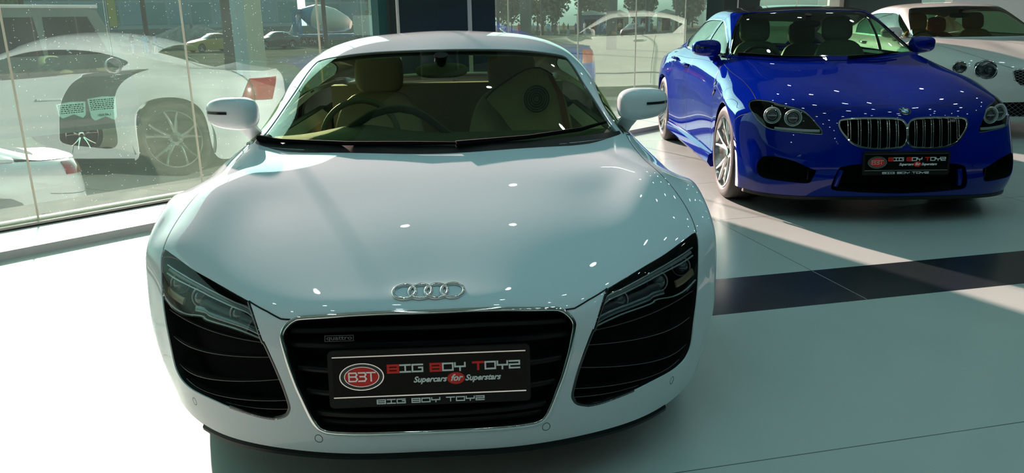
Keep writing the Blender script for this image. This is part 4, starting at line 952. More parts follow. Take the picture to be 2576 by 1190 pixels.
def build_bentley():
    car = empty('coupe_car', (6.26, 6.08, 0), -.0793, 'cream two-door car with round headlights and mesh grille, behind the blue car', 'car')
    def warp(net, dz=1.0):
        return [[(x*1.02, y*.97+(0 if y > 1 else 0), z*1.0+.03*(1 if z > .4 else 0)) for x, y, z in r] for r in net]
    F = Surf(warp(BMW_FRONT), True); T = Surf(warp(BMW_TOP), True); D = Surf(warp(BMW_SIDE)); W = Surf(warp(BMW_DLO))
    nr = lambda S, p: S.near([p])[0]
    def circ(c, r, n=28):
        out = []
        for a in np.linspace(0, 2*math.pi, n+1)[:-1]:
            P0 = F.P(*c)[0]; tu = np.linalg.norm(F.P(*c, 1, 0)); tv = np.linalg.norm(F.P(*c, 0, 1)); out.append((c[0]+r*math.cos(a)/tu, c[1]+r*math.sin(a)/tv))
        return out
    c1 = tuple(nr(F, (.60,.20,.725))); c2 = tuple(nr(F, (.795,.36,.745)))
    g = [(0,4.25),(.9,4.25),(1.65,4.15),(1.78,3.9),(1.72,3.0),(1.5,2.55),(0,2.5)]; g = g+mir(g)[1:-1]; g = dense(g, .1)
    lowg = [(0,1.5),(2.2,1.45),(2.9,1.3),(2.8,.55),(0,.4)]; lowg = dense(lowg+mir(lowg)[1:-1], .1)
    sidg = dense([(3.4,1.45),(4.5,1.4),(4.7,1.1),(4.4,.7),(3.5,.65)], .1)
    hs = [circ(c1, .108), circ(c2, .070)]
    holes = [g, lowg, sidg, mir(sidg)]+hs+[mir(h) for h in hs]
    panel('front_body', F, rect(F, step=.1), CREAMP, car, holes=holes, step=.12, lip=.03)
    net = mat('mesh_wire', (.20,.21,.21), .3, .7)
    for nm, poly in (('grille', g), ('lower_grille', lowg), ('side_grille', sidg), ('side_grille', mir(sidg))):
        b = panel(nm, F, poly, MATBLK, car, step=.2, off=-.03, lip=.0); Pl = np.array(poly); s = MB()
        lo, hi = Pl.min(0), Pl.max(0); st = .14
        for sl in (1, -1):
            for c in np.arange(-12, 12, st*1.9):
                pts = np.array([(u, c+sl*u*1.0) for u in np.arange(lo[0], hi[0], .05)]); ok = inside(pts, Pl); run = []
                for p_, o_ in zip(list(pts)+[None], list(ok)+[False]):
                    if o_: run.append(p_)
                    else:
                        if len(run) > 2: strip('', F, run, .004, net, mb=s, off=-.008)
                        run = []
        if s.v: s.build('wire_mesh', net, b, smooth=False)
        if nm == 'grille': strip('grille_frame', F, poly, .014, CHROME, car, closed=True, hgt=.008, off=-.002)
    for mm in (False, True):
        q = np.array([-1,1,1]) if mm else np.array([1,1,1]); sgn = -1 if mm else 1
        for c, r in ((c1, .108), (c2, .070)):
            h = empty('headlight', (0,0,0), 0, parent=car); P0 = F.P(*c)[0]*q; N0 = F.N(*c)[0]*q
            fw = Vector((N0[0]*.6, -1, .12)).normalized(); M = Matrix.Translation(Vector(P0)-Vector(N0)*.006) @ fw.to_track_quat('Z','Y').to_matrix().to_4x4()
            cp = lambda rr, z: [M @ Vector((rr*math.cos(a), rr*math.sin(a), z)) for a in np.linspace(0, 2*math.pi, 33)[:-1]]
            x = MB(); x.tube(cp(r*.95, .004), .006, 8, closed=True, up=tuple(fw)); x.build('lamp_bezel', CHROME, h)
            x = MB(); x.loft([cp(r*.93, 0), cp(r*.9, -.05), cp(r*.5, -.07), cp(.002, -.075)], cap=False); x.build('reflector_bowl', mat('lamp_reflector', (0,0,0)), h)
            x = MB(); x.loft([cp(r*.93, .006), cp(r*.8, .016), cp(r*.45, .024), cp(.002, .027)], cap=False); x.build('lens', LAMPGLASS, h)
            for dx in ((-r*.38,) if r < .08 else (-r*.40, r*.42)):
                sup('projector', tuple(M @ Vector((dx*sgn*-1, -.0, -.03))), (r*.32,)*3, mat('projector_lens', (0,0,0)), h, 1.0, nu=16, nv=10)
                x = MB(); x.tube([M @ Vector((dx*sgn*-1+r*.36*math.cos(a), r*.36*math.sin(a), -.02)) for a in np.linspace(0, 2*math.pi, 25)[:-1]], .005, 6, closed=True, up=tuple(fw)); x.build('lamp_ring', CHROME, h)
    wr = [tuple(p) for p in smooth_loop([(0,3.02),(1.2,3.01),(2.2,3.0),(2.75,2.88),(3.0,2.4),(3.35,1.4),(3.72,.35),(3.6,.08),(3.0,.02),(1.2,.12),(0,.15)], 4, False)]; wl = dense(wr+mir(wr)[1:-1], .1)
    rw = dense([(-2.6,6.7),(2.6,6.7),(2.8,8.6),(-2.8,8.6)], .1)
    panel('roof_shell', T, rect(T, step=.1), CREAMP, car, holes=[wl, rw], step=.12, lip=.01)
    panel('windscreen', T, wl, CARGLASS2, car, step=.15, off=-.004); b = MB(); strip('', T, wl, .04, BLK, off=-.003, closed=True, mb=b); b.build('windscreen_seal', GLOSSBLK, car)
    panel('rear_window', T, rw, CARGLASS2, car, step=.2, off=-.004)
    wing = [tuple(p) for p in smooth_loop([(1.75,4.3),(2.35,5.0),(2.9,6.0),(3.4,7.5),(3.7,8.95)], 8, False)]
    for mm in (False, True):
        sgn = -1 if mm else 1
        strip('bonnet_gap', F, wing, .005, BLK, car, mirror=mm)
        w1 = dense([(.35,.16),(6.0,.16),(6.5,.6),(6.0,1.9),(.12,1.93),(.12,1.2)], .1)
        panel('window_surround', W, rect(W, step=.1), CREAMP, car, holes=[w1], step=.15, flip=True, mirror=mm); panel('side_window', W, w1, CARGLASS2, car, step=.2, flip=True, off=-.004, mirror=mm)
        strip('window_trim', W, w1, .014, CHROME, car, off=.001, closed=True, mirror=mm, sgn=-1)
        panel('side_body', D, rect(D, step=.1), CREAMP, car, step=.15, lip=.03, mirror=mm)
        strip('door_gap', D, dense([(.1,3.0),(1,2.9),(2,2.85),(3.0,2.8),(3.9,2.8)], .1, False), .006, BLK, car, mirror=mm)
        strip('sill_strip', D, dense([(3.3,.2),(3.35,1.5),(3.35,3.5)], .1, False), .02, SATIN, car, mirror=mm, hgt=.006)
        c = D.P(1.0, 2.4)[0]*(np.array([-1,1,1]) if mm else 1); b = MB(); b.tube([(c[0], c[1]-.10, c[2]), (c[0]+sgn*.03, c[1]-.06, c[2]), (c[0]+sgn*.03, c[1]+.06, c[2]), (c[0], c[1]+.10, c[2])], .012, 8); b.build('door_handle', CHROME, car)
        door_mirror(car, (sgn*.92, 1.85, 1.09), sgn, CREAMP, r=(.115,.085,.075), arm=((-.11,.05,-.105),(-.04,.0,-.05)), aw=.05)
        tl_ = dense([(.8,9.2),(1.9,9.0),(1.7,10.4),(.9,10.6)], .05); panel('tail_light', D, tl_, REDL, car, step=.15, off=.008, lip=.012, mirror=mm)
        for cy in (.873, 3.748):
            wheel(car, sgn*.965, cy, .350, sgn, w=.26); a = MB(); a.loft([[(sgn*x, cy+.385*math.cos(t), .34+.385*math.sin(t)) for t in np.linspace(-.4, math.pi+.4, 28)] for x in (.94, .60)], cap=False, closed=False); a.build('arch_liner', MATBLK, car)
    cabin(car, T, .76, 1.25, 4.1, .95, TAN, -.37, 2.30, .42, dash=mat('dash_tan', (.12,.06,.03), .6))
    ub = MB(); ub.box((-.80,.35,.20),(.80,4.4,.24)); ub.build('underbody', MATBLK, car)
    return car
bentley = build_bentley()
# ================================================================ THE SHOWROOM
GA = Vector((-3.02, 3.25)); GD = Vector((.7254, .6883)); GN = Vector((-GD.y, GD.x))   # glass line: origin, along, outwards
def gw(s, o=0., z=0.): p = GA+GD*s+GN*o; return (p.x, p.y, z)
GANG = math.atan2(GD.y, GD.x)
def gbox(mb, s0, s1, o0, o1, z0, z1, k=0):
    v = [gw(s, o, z) for z in (z0, z1) for s, o in ((s0,o0),(s1,o0),(s1,o1),(s0,o1))]
    return mb.add(v, [(0,3,2,1),(4,5,6,7),(0,1,5,4),(1,2,6,5),(2,3,7,6),(3,0,4,7)], k)
def structure(o): o['kind'] = 'structure'; return o
def floor_mat():
    m = bpy.data.materials.new('floor_tiles'); m.use_nodes = True; nt = m.node_tree; N = nt.nodes.new; L = nt.links.new
    b = nt.nodes['Principled BSDF']; b.inputs['Roughness'].default_value = .22; b.inputs['Specular IOR Level'].default_value = .5
    geo = N('ShaderNodeNewGeometry'); mp = N('ShaderNodeMapping'); mp.inputs['Rotation'].default_value = (0,0,-math.radians(9.45))
    L(geo.outputs['Position'], mp.inputs['Vector']); sp = N('ShaderNodeSeparateXYZ'); L(mp.outputs[0], sp.inputs[0])
    def op(o, a, b_=None, c=None):
        n = N('ShaderNodeMath'); n.operation = o
        for i, v in enumerate((a, b_, c)):
            if v is None: continue
            if isinstance(v, (int, float)): n.inputs[i].default_value = v
            else: L(v, n.inputs[i])
        return n.outputs[0]
    X, Y = sp.outputs[0], sp.outputs[1]
    y0, y1 = BAND
    inb = op('MULTIPLY', op('MULTIPLY', op('GREATER_THAN', Y, y0), op('LESS_THAN', Y, y1)), op('GREATER_THAN', X, 0.))
    # joints: one line either side of the band every tile, in both directions
    def joint(c, off, per, w_=.0022):
        t = op('FRACT', op('DIVIDE', op('SUBTRACT', c, off-per*50), per)); d = op('MULTIPLY', op('MINIMUM', t, op('SUBTRACT', 1., t)), per)
        return op('LESS_THAN', d, w_)
    jy = op('MULTIPLY', joint(Y, y0, 1.175), op('LESS_THAN', Y, (y0+y1)/2)); jy = op('ADD', jy, op('MULTIPLY', joint(Y, y1, 1.15), op('GREATER_THAN', Y, (y0+y1)/2))); jx = op('MULTIPLY', joint(X, JX, 2.38, .0022), op('GREATER_THAN', Y, y0))
    jy = op('MULTIPLY', jy, op('SUBTRACT', 1., inb))
    j = op('MAXIMUM', jx, jy); edge = op('MULTIPLY', op('GREATER_THAN', X, 0.), op('MAXIMUM', op('LESS_THAN', op('ABSOLUTE', op('SUBTRACT', Y, y0)), .003), op('LESS_THAN', op('ABSOLUTE', op('SUBTRACT', Y, y1)), .003)))
    nz = N('ShaderNodeTexNoise'); nz.inputs['Scale'].default_value = 2.2; nz.inputs['Detail'].default_value = 5; L(geo.outputs['Position'], nz.inputs['Vector'])
    c1 = N('ShaderNodeMix'); c1.data_type = 'RGBA'; c1.inputs['A'].default_value = (.47,.51,.47,1); c1.inputs['B'].default_value = (.52,.56,.52,1); L(nz.outputs[0], c1.inputs['Factor'])
    c2 = N('ShaderNodeMix'); c2.data_type = 'RGBA'; L(inb, c2.inputs['Factor']); L(c1.outputs['Result'], c2.inputs['A']); c2.inputs['B'].default_value = (.018,.024,.026,1)
    jc = N('ShaderNodeMix'); jc.data_type = 'RGBA'; L(inb, jc.inputs['Factor']); jc.inputs['A'].default_value = (.10,.11,.10,1); jc.inputs['B'].default_value = (.35,.35,.33,1)
    c3 = N('ShaderNodeMix'); c3.data_type = 'RGBA'; L(op('MAXIMUM', j, 0.), c3.inputs['Factor']); L(c2.outputs['Result'], c3.inputs['A']); L(jc.outputs['Result'], c3.inputs['B'])
    c4 = N('ShaderNodeMix'); c4.data_type = 'RGBA'; L(edge, c4.inputs['Factor']); L(c3.outputs['Result'], c4.inputs['A']); c4.inputs['B'].default_value = (.04,.045,.04,1)
    L(c4.outputs['Result'], b.inputs['Base Color'])
    rr = N('ShaderNodeMapRange'); rr.inputs['To Min'].default_value = .16; rr.inputs['To Max'].default_value = .30; L(nz.outputs[0], rr.inputs['Value']); L(rr.outputs[0], b.inputs['Roughness'])
    return m
th = math.radians(9.45); rot = lambda x, y: (x*math.cos(th)+y*math.sin(th), -x*math.sin(th)+y*math.cos(th))
BAND = (rot(1.225,1.394)[1], rot(1.39,1.897)[1]); JX = rot(2.0,1.76)[0]
CEIL = 4.5; HEAD = 2.85
S0, S1 = -7.5, 22.
fl = MB().add([gw(S0,.02,0), gw(S1,.02,0), (24,-12,0), (-2,-13,0), (-10,-4,0)], [(0,4,3,2,1)]).build('floor', floor_mat(), smooth=False); structure(fl)
led = MB(); gbox(led, S0, S1, -.60, .10, -.3, .05); o = led.build('trim_1', mat('ledge_stone', (.62,.61,.58), .3), smooth=False); structure(o)
rl = MB(); gbox(rl, S0, S1, -.045, -.01, .05, .075); gbox(rl, S0, S1, .01, .05, .05, .095); o = rl.build('trim_2', mat('rail_cream', (.70,.68,.55), .4), smooth=False); structure(o)
rl = MB(); gbox(rl, S0, S1, -.06, -.045, .05, .058); o = rl.build('trim_3', BLK, smooth=False); structure(o)
ROOMGLASS = glass_mat("showroom_glass", (.38,.64,.57), 3.3, dirt=.014, gloss=(.76,1,.93))
seams = [.23+1.178*k for k in range(-6, 18)]
k = 0
SEAM = mat('seam_sealant', (.72,.68,.54), .4)
sm_ = MB()
for a, b in zip(seams[:-1], seams[1:]):
    k += 1
    p = MB().add([gw(a+.006,0,.075), gw(b-.006,0,.075), gw(b-.006,0,HEAD), gw(a+.006,0,HEAD)], [(0,1,2,3)]).build('window_%d' % k, ROOMGLASS, smooth=False); structure(p)
    gbox(sm_, a-.006, a+.006, -.006, .006, .05, HEAD)
structure(sm_.build('trim_4', SEAM, smooth=False))
sp = MB(); gbox(sp, S0, S1, -.12, .12, HEAD, CEIL); structure(sp.build('wall_window', mat('dark_cladding', (.03,.045,.045), .35), smooth=False))
CLAD = mat('teal_cladding', (.035,.055,.055), .22, .2)
cl = MB(); gbox(cl, 3.26, 4.10, -.26, -.02, 0, CEIL); gbox(cl, 4.18, 4.54, -.20, -.02, 0, CEIL); structure(cl.build('wall_column', CLAD, smooth=False))
cl = MB(); gbox(cl, 4.10, 4.18, -.235, -.02, 0, CEIL); gbox(cl, 3.235, 3.255, -.27, -.25, 0, CEIL); structure(cl.build('trim_5', mat('light_reveal', (.55,.56,.52), .5), smooth=False))
cl = MB(); gbox(cl, 3.14, 3.235, -.12, -.02, 0, CEIL); structure(cl.build('trim_6', mat('frame_teal', (.03,.10,.10), .3), smooth=False))
cl = MB(); gbox(cl, 9.0, 10.05, -.30, -.02, 0, CEIL); gbox(cl, 13.5, 17.5, -.30, -.02, 0, CEIL); structure(cl.build('wall_back', CLAD, smooth=False))
cl = MB(); gbox(cl, 9.35, 9.38, -.31, -.29, 0, CEIL); gbox(cl, 13.3, 13.5, -.2, -.02, 0, CEIL); structure(cl.build('trim_7', mat('light_reveal', (.55,.56,.52), .5), smooth=False))
ce = MB().add([gw(S0,.3,CEIL), gw(S1,.3,CEIL), (24,-12,CEIL), (-2,-13,CEIL), (-10,-4,CEIL)], [(0,1,2,3,4)]).build('ceiling', mat('ceiling_paint', (.20,.31,.30), .8), smooth=False); structure(ce)
wl_ = mat('wall_paint', (.04,.15,.14), .8)
e0, e1 = gw(S0,.3,0), gw(S1,.3,0)
def wallp(n, a, b): structure(MB().add([(a[0],a[1],0),(b[0],b[1],0),(b[0],b[1],CEIL),(a[0],a[1],CEIL)], [(0,1,2,3)]).build(n, wl_, smooth=False))
wallp('wall_right', e1, (24,-12)); wallp('wall_rear', (24,-12), (-2,-13)); wallp('wall_entrance', (-2,-13), (-10,-4)); wallp('wall_left', (-10,-4), e0)
# cable plate on the ledge

# ceiling downlights
LAMP = mat('lamp_glow', (1,1,1), .5, emit=(.80,.97,1.0), es=60)
lamps = [(x*1.25-6.8, y*1.3-7.9) for x in range(16) for y in range(14)]
cnt = 0
lm0 = None
for (x, y) in lamps:
    q = Vector((x, y))-GA
    if q.dot(GN) > -.8 or (y < -3-x*.9+.0 and x < -1) or x > 9: continue
    if lm0 is None:
        lm0 = empty('ceiling_downlight', (x, y, CEIL), 0)
        h = MB(); n = 20
        h.loft([[(r*math.cos(2*math.pi*i/n), r*math.sin(2*math.pi*i/n), z) for i in range(n)] for r, z in ((.068,0),(.068,-.02),(.052,-.02),(.050,-.004))], cap=False); h.build('lamp_ring', mat('lamp_trim', (.7,.7,.7), .4), lm0)
        d = MB(); d.loft([[(r*math.cos(2*math.pi*i/n), r*math.sin(2*math.pi*i/n), -.006) for i in range(n)] for r in (.051,.001)], cap=False); d.build('lamp_disc', LAMP, lm0)
        o = lm0
    else:
        o = lm0.copy(); C.objects.link(o); o.location = (x, y, CEIL)
        for ch in lm0.children: c = ch.copy(); C.objects.link(c); c.parent = o
    tag(o, 'round recessed spotlight in the showroom ceiling', 'ceiling light', 'ceiling spotlights')
    cnt += 1
# added teal fill lamps, hidden from reflections, that lift the ambient light
for i, (x, y) in enumerate([(-2,-2.5),(2.2,-1.5),(2.5,2.0),(6.2,1.0),(6.5,5.5),(0,0.6),(10,4)]):
    l = bpy.data.lights.new('teal_fill_light', 'AREA'); l.shape = 'DISK'; l.size = 2.2; l.energy = 10; l.color = (.06,.86,1.0)
    lo_ = bpy.data.objects.new('teal_fill_light', l); C.objects.link(lo_); lo_.location = (x, y, CEIL-.05); lo_.visible_glossy = False
# ================================================================ OUTSIDE THE GLASS (street one metre below the showroom floor)
G0 = -1.0
DUST = mat('dusty_ground', (.040,.070,.045), 1, spec=0, noise=(.6, (.07,.10,.065)))
ASPH = mat('street_asphalt', (.045,.07,.055), 1, spec=0, noise=(.8, (.07,.10,.08)))
g = MB().add([gw(-60,.35,G0), gw(120,.35,G0), gw(200,190,G0), gw(-150,190,G0)], [(0,1,2,3)]).build('ground', DUST, smooth=False); structure(g)
rd = MB().add([gw(-60,1.75,G0+.01), gw(120,1.75,G0+.01), gw(120,5.0,G0+.01), gw(-60,5.0,G0+.01)], [(0,1,2,3)]).build('road', ASPH, smooth=False); structure(rd)
pv = MB(); gbox(pv, S0, 60, .10, 1.6, G0, -.12); structure(pv.build('pavement', mat('paving', (.10,.13,.11), 1, spec=0, noise=(3, (.16,.18,.15))), smooth=False))
kb = MB(); gbox(kb, S0, 60, 1.6, 1.75, G0, G0+.30); structure(kb.build('kerb', mat('kerb_stone', (.42,.41,.37), .8), smooth=False))
kb = MB(); gbox(kb, -40, 80, 5.0, 5.18, G0, G0+.16); structure(kb.build('kerb', mat('kerb_stone', (0,0,0)), smooth=False))
CAM = Vector((.135, -1.969))
def dirat(px):  # compass direction of a column of the photograph, used to set distant things out on the street
    a = 0.0493+math.atan((px-1288)/1968/1.0); return Vector((math.sin(a), math.cos(a)))
def far(px, d): p = CAM+dirat(px)*d; return (p.x, p.y)
def street_car(label, cat, loc, rz, m, sx=1., sy=1., sz=1., group=None, glass=None, detail=True, z=G0):
    o = empty('parked_car', (loc[0], loc[1], z), rz, label, cat, group)
    sc = lambda net: [[(x*sx, y*sy, zz*sz) for x, y, zz in r] for r in net]
    F = Surf(sc(BMW_FRONT), True); T = Surf(sc(BMW_TOP), True); D = Surf(sc(BMW_SIDE)); W = Surf(sc(BMW_DLO))
    grid_link('front_body', F, m, o, 26, 18)
    wl = dense([(-2.9,2.95),(2.9,2.95),(3.5,.3),(0,.2),(-3.5,.3)][::-1], .2); rw = dense([(-2.8,6.6),(2.8,6.6),(3,8.6),(-3,8.6)], .2)
    GL = glass or mat('dark_car_glass', (.03,.045,.04), .08, 0, 1)
    panel('roof_shell', T, rect(T, step=.2), m, o, holes=[wl, rw], step=.3); panel('windscreen', T, wl, GL, o, step=.3); panel('rear_window', T, rw, GL, o, step=.3)
    for mm in (False, True):
        s = -1 if mm else 1
        w1 = dense([(.35,.16),(3.3,.16),(3.15,1.9),(.12,1.9)], .2); w2 = dense([(3.5,.16),(6.2,.16),(6.6,1.2),(6.0,1.9),(3.35,1.9)], .2)
        panel('window_surround', W, rect(W, step=.2), m, o, holes=[w1, w2], step=.3, flip=True, mirror=mm)
        for w_ in (w1, w2): panel('side_window', W, w_, GL, o, step=.3, flip=True, mirror=mm)
        grid_link('side_body', D, m, o, 10, 40, mirror=mm)
        if detail:
            panel('tail_light', D, dense([(.35,9.0),(1.5,8.9),(1.5,10.2),(.45,10.3)], .1), REDL, o, step=.2, off=.01, lip=.01, mirror=mm)
            for vv_ in ([(.1,2.02),(2,2.02),(3.9,2.05)], [(.1,4.8),(1,4.55),(1.8,4.3),(3.2,3.95)]): strip('door_gap', D, dense(vv_, .2, False), .008, BLK, o, mirror=mm)
            strip('bumper_gap', D, dense([(2.3,8.3),(2.35,9.5),(2.35,11.9)], .1, False), .008, BLK, o, mirror=mm)
        for cy in (.90, 3.864):
            R = .33 if sz < 1.2 else .38; wheel(o, s*.945*sx, cy*sy, R, s, w=.2, n=28)
    return o
AL = math.radians(-46.5)
rear = Vector((-4.42, 6.98)); og = rear-GD*4.45
street_car('pale grey saloon parked on the street close to the glass at the left edge', 'car', (og.x, og.y), AL, mat('pale_grey_paint', (.60,.66,.68), .4, 0, 1), .95, .9, 1.05)
o_ = far(1575, 96); street_car('small white car far off among the market crowd', 'car', o_, AL+.2, mat('street_white', (0,0,0)), 1, .85, 1.05, detail=False)
o_ = far(664, 78); street_car('dark car standing beside the concrete mixer lorry', 'car', o_, AL-.1, mat('street_dark', (.05,.055,.05), .4, 0, 1), 1, .9, 1.1, detail=False)
o_ = far(505, 74); cc_ = street_car('car with a mustard yellow side parked by the grey spoil heap', 'car', o_, AL, mat('street_mustard', (.42,.32,.08), .5), 1, .9, 1.1, detail=False)
# minibus
def minibus():
    e = Vector((-7.05, 14.6)); o = empty('minibus', (e.x, e.y, G0), math.atan2(-GD.y, -GD.x), 'minibus with a white roof rail and long dark window band, seen through the left pane', 'bus')
    WB = mat('bus_body_shaded', (.10,.19,.16), .4, 0, .6); DG = mat('dark_car_glass', (0,0,0))  # white bus; the shade on its backlit side is put into this colour
    def side(y): return [(.0,y,.45),(-.02,y,1.25),(.12,y,1.75),(.52,y,2.62),(.75,y,2.72),(6.9,y,2.75),(7.0,y,2.6),(7.05,y,.45)]
    b = MB(); b.loft([side(-1.0), side(-.96+.0), side(.96), side(1.0)], closed=True); b.build('body', WB, o, smooth=False)
    for s in (-1, 1):
        for k, (x0, x1) in enumerate(((.62,1.45),(1.52,2.6),(2.66,3.75),(3.81,4.9),(4.96,6.6))):
            w = MB(); zb, zt = 1.85, 2.52; sl = .22 if k == 0 else 0
            pts = [(x0-.0+ (0 if k else -.22), zb), (x1, zb), (x1, zt), (x0+.08, zt)]
            w.loft([[(x, s*1.002, z) for x, z in pts], [(x, s*1.012, z) for x, z in pts]]); w.build('window', DG, o, smooth=False)
        t = MB(); t.tube([(.5,s*1.0,2.70),(6.9,s*1.0,2.74)], .035, 6); t.build('roof_gutter', WHITEP, o)
        for x in (1.1, 5.6):
            w_ = wheel(o, 0, 0, .38, 1, w=.2, n=24); w_.location = (x, s*.98, .38); w_.rotation_euler = (0,0,(math.pi/2 if s < 0 else -math.pi/2))
    w = MB(); w.loft([[(.135+d,-.85,1.80),(.135+d,.85,1.80),(.50+d,.80,2.56),(.50+d,-.80,2.56)] for d in (-.01,.0)]); w.build('windscreen', DG, o, smooth=False)
    return o
minibus()
# posts with flared caps
PD = mat('post_dark', (.05,.055,.045), .7)
def post(px, d, h=4.6, r=.13):
    x, y = far(px, d); o = MB(); o.loft([[(r_*math.cos(a), r_*math.sin(a), z) for a in np.linspace(0, 2*math.pi, 11)[:-1]] for r_, z in ((r*1.2,0),(r,.3),(r,h-.5),(r*1.5,h-.35),(r*2.2,h-.1),(r*2.2,h))])
    p = o.build('street_post', PD); p.location = (x, y, G0); return p
pd = 80; lab = {118:'dark post standing in front of the minibus roof', 409:'dark post beside the person in a bright blue shirt', 843:'dark post in front of the mixer drum'}
for px in (118, 409, 843):
    p = post(px, 76, 5.2, .20); tag(p, lab[px], 'post')
for px in (1264, 1371, 1463, 1545, 1625, 1697): tag(post(px, 112, 6., .22), 'slim dark post with a flared cap in the row before the market', 'post', 'posts before the market')
for px, lb in ((1331, 'thick square dark pillar nearest the teal column, in front of the market'), (1540, 'thick square dark pillar in front of the far-off white car')):
    x, y = far(px, 60); b = MB(); b.box((-.35,-.35,0),(.35,.35,6)); p = b.build('square_pillar', mat('pillar_grey', (.10,.11,.10), .7), smooth=False); p.location = (x, y, G0); p.rotation_euler = (0,0,-.3); tag(p, lb, 'pillar')
x, y = far(616, 44); b = MB(); b.loft([[(r*2.6*math.cos(a), r*math.sin(a), z) for a in np.linspace(0, 2*math.pi, 15)[:-1]] for r, z in ((.22,0),(.19,1),(.17,2.5),(.165,9))]); p = b.build('bare_tree', mat('bark', (.13,.12,.10), .9, bump=(14,.8)), smooth=True); p.location = (x, y, G0); tag(p, 'thick dark tree trunk on the street left of the cream pole', 'tree trunk')
for px, d, nm, cc, lb in ((638, 40, 'signpost_pole', (.45,.55,.60), 'pale blue square pole between the tree trunk and the cream pole'), (672, 38, 'signpost_pole', (.62,.58,.44), 'cream square pole rising outside the glass behind the white wing')):
    x, y = far(px, d); b = MB(); b.box((-.27,-.27,0),(.27,.27,9)); p = b.build(nm, mat('pole_'+str(px), cc, .6), smooth=False); p.location = (x, y, G0); p.rotation_euler = (0,0,-.8); tag(p, lb, 'pole')
# spoil heaps
def heap(px, d, w, h, lb, k):
    x, y = far(px, d); n, m_ = 26, 9; rg = np.random.default_rng(k); rings = []
    for j in range(m_):
        t = j/(m_-1); rings.append([(w*(1-t**1.3)*math.cos(a)*(1+.12*rg.standard_normal()), w*.6*(1-t**1.3)*math.sin(a)*(1+.12*rg.standard_normal()), h*math.sin(t*math.pi/2)*(1+.05*rg.standard_normal())) for a in np.linspace(0, 2*math.pi, n+1)[:-1]])
    b = MB(); b.loft(rings); o = b.build('spoil_heap', mat('spoil', (.26,.25,.23), .95, noise=(1.5, (.40,.38,.34))), smooth=False); o.location = (x, y, G0); tag(o, lb, 'heap of earth')
heap(520, 90, 4.2, 2.2, 'tallest grey spoil heap behind the mustard car', 1); heap(330, 95, 4.5, 1.5, 'low grey spoil heap left of the person in blue', 2); heap(610, 98, 4, 1.7, 'grey spoil heap just right of the tallest one', 3); heap(745, 92, 3, 1.4, 'spoil heap under the chute of the mixer lorry', 4)
# concrete mixer lorry
def mixer():
    x, y = far(850, 84); o = empty('concrete_mixer', (x, y, G0), -.15, 'lorry with a pale cone-shaped concrete drum and blue chute', 'lorry')
    WH = mat('drum_white', (.60,.58,.52), .5); BL = mat('drum_blue', (.04,.22,.36), .5)
    R = Matrix.Translation((0,0,2.6)) @ Matrix.Rotation(math.radians(14), 4, 'Y')
    def rg(xx, r): return [tuple(R @ Vector((xx, r*math.cos(a), r*math.sin(a)))) for a in np.linspace(0, 2*math.pi, 25)[:-1]]
    b = MB(); b.loft([rg(-1.7,1.0), rg(-.8,1.25), rg(.6,1.2), rg(2.0,.75), rg(2.5,.4)]); b.build('drum', WH, o)
    b = MB(); b.loft([rg(-2.6,.55), rg(-1.7,1.02), rg(-1.35,1.16), rg(-1.30,1.10)], cap=False); b.build('drum_collar', BL, o)
    b = MB(); b.box((-3.2,-1.1,.9),(4.2,1.1,1.15)); b.build('chassis', BL, o, smooth=False)
    b = MB(); b.loft([[(3.0,-1.15,1.0),(3.0,1.15,1.0),(3.0,1.15,2.9),(3.0,-1.15,2.9)],[(4.6,-1.15,1.0),(4.6,1.15,1.0),(4.4,1.15,2.9),(4.4,-1.15,2.9)]]); b.build('cab', WH, o, smooth=False)
    b = MB(); b.tube([(-2.6,0,3.4),(-3.1,0,2.6),(-3.7,0,1.4),(-4.3,0,.8)], .28, 8); b.build('chute', mat('chute_grey', (.45,.48,.48), .5), o)
    b = MB()
    b = MB(); b.box((-3.3,-.9,1.1),(-3.0,-.7,3.6)); b.box((-3.3,.7,1.1),(-3.0,.9,3.6)); b.box((-3.5,-.9,3.3),(-2.4,.9,3.6)); b.build('hopper_frame', BL, o, smooth=False)
    for xx in (-2.2,-1.1,3.5):
        for s in (-1,1):
            w = wheel(o, 0, 0, .5, 1, w=.3, n=20); w.location = (xx, s*1.1, .5); w.rotation_euler = (0,0,math.pi/2 if s < 0 else -math.pi/2)
mixer()
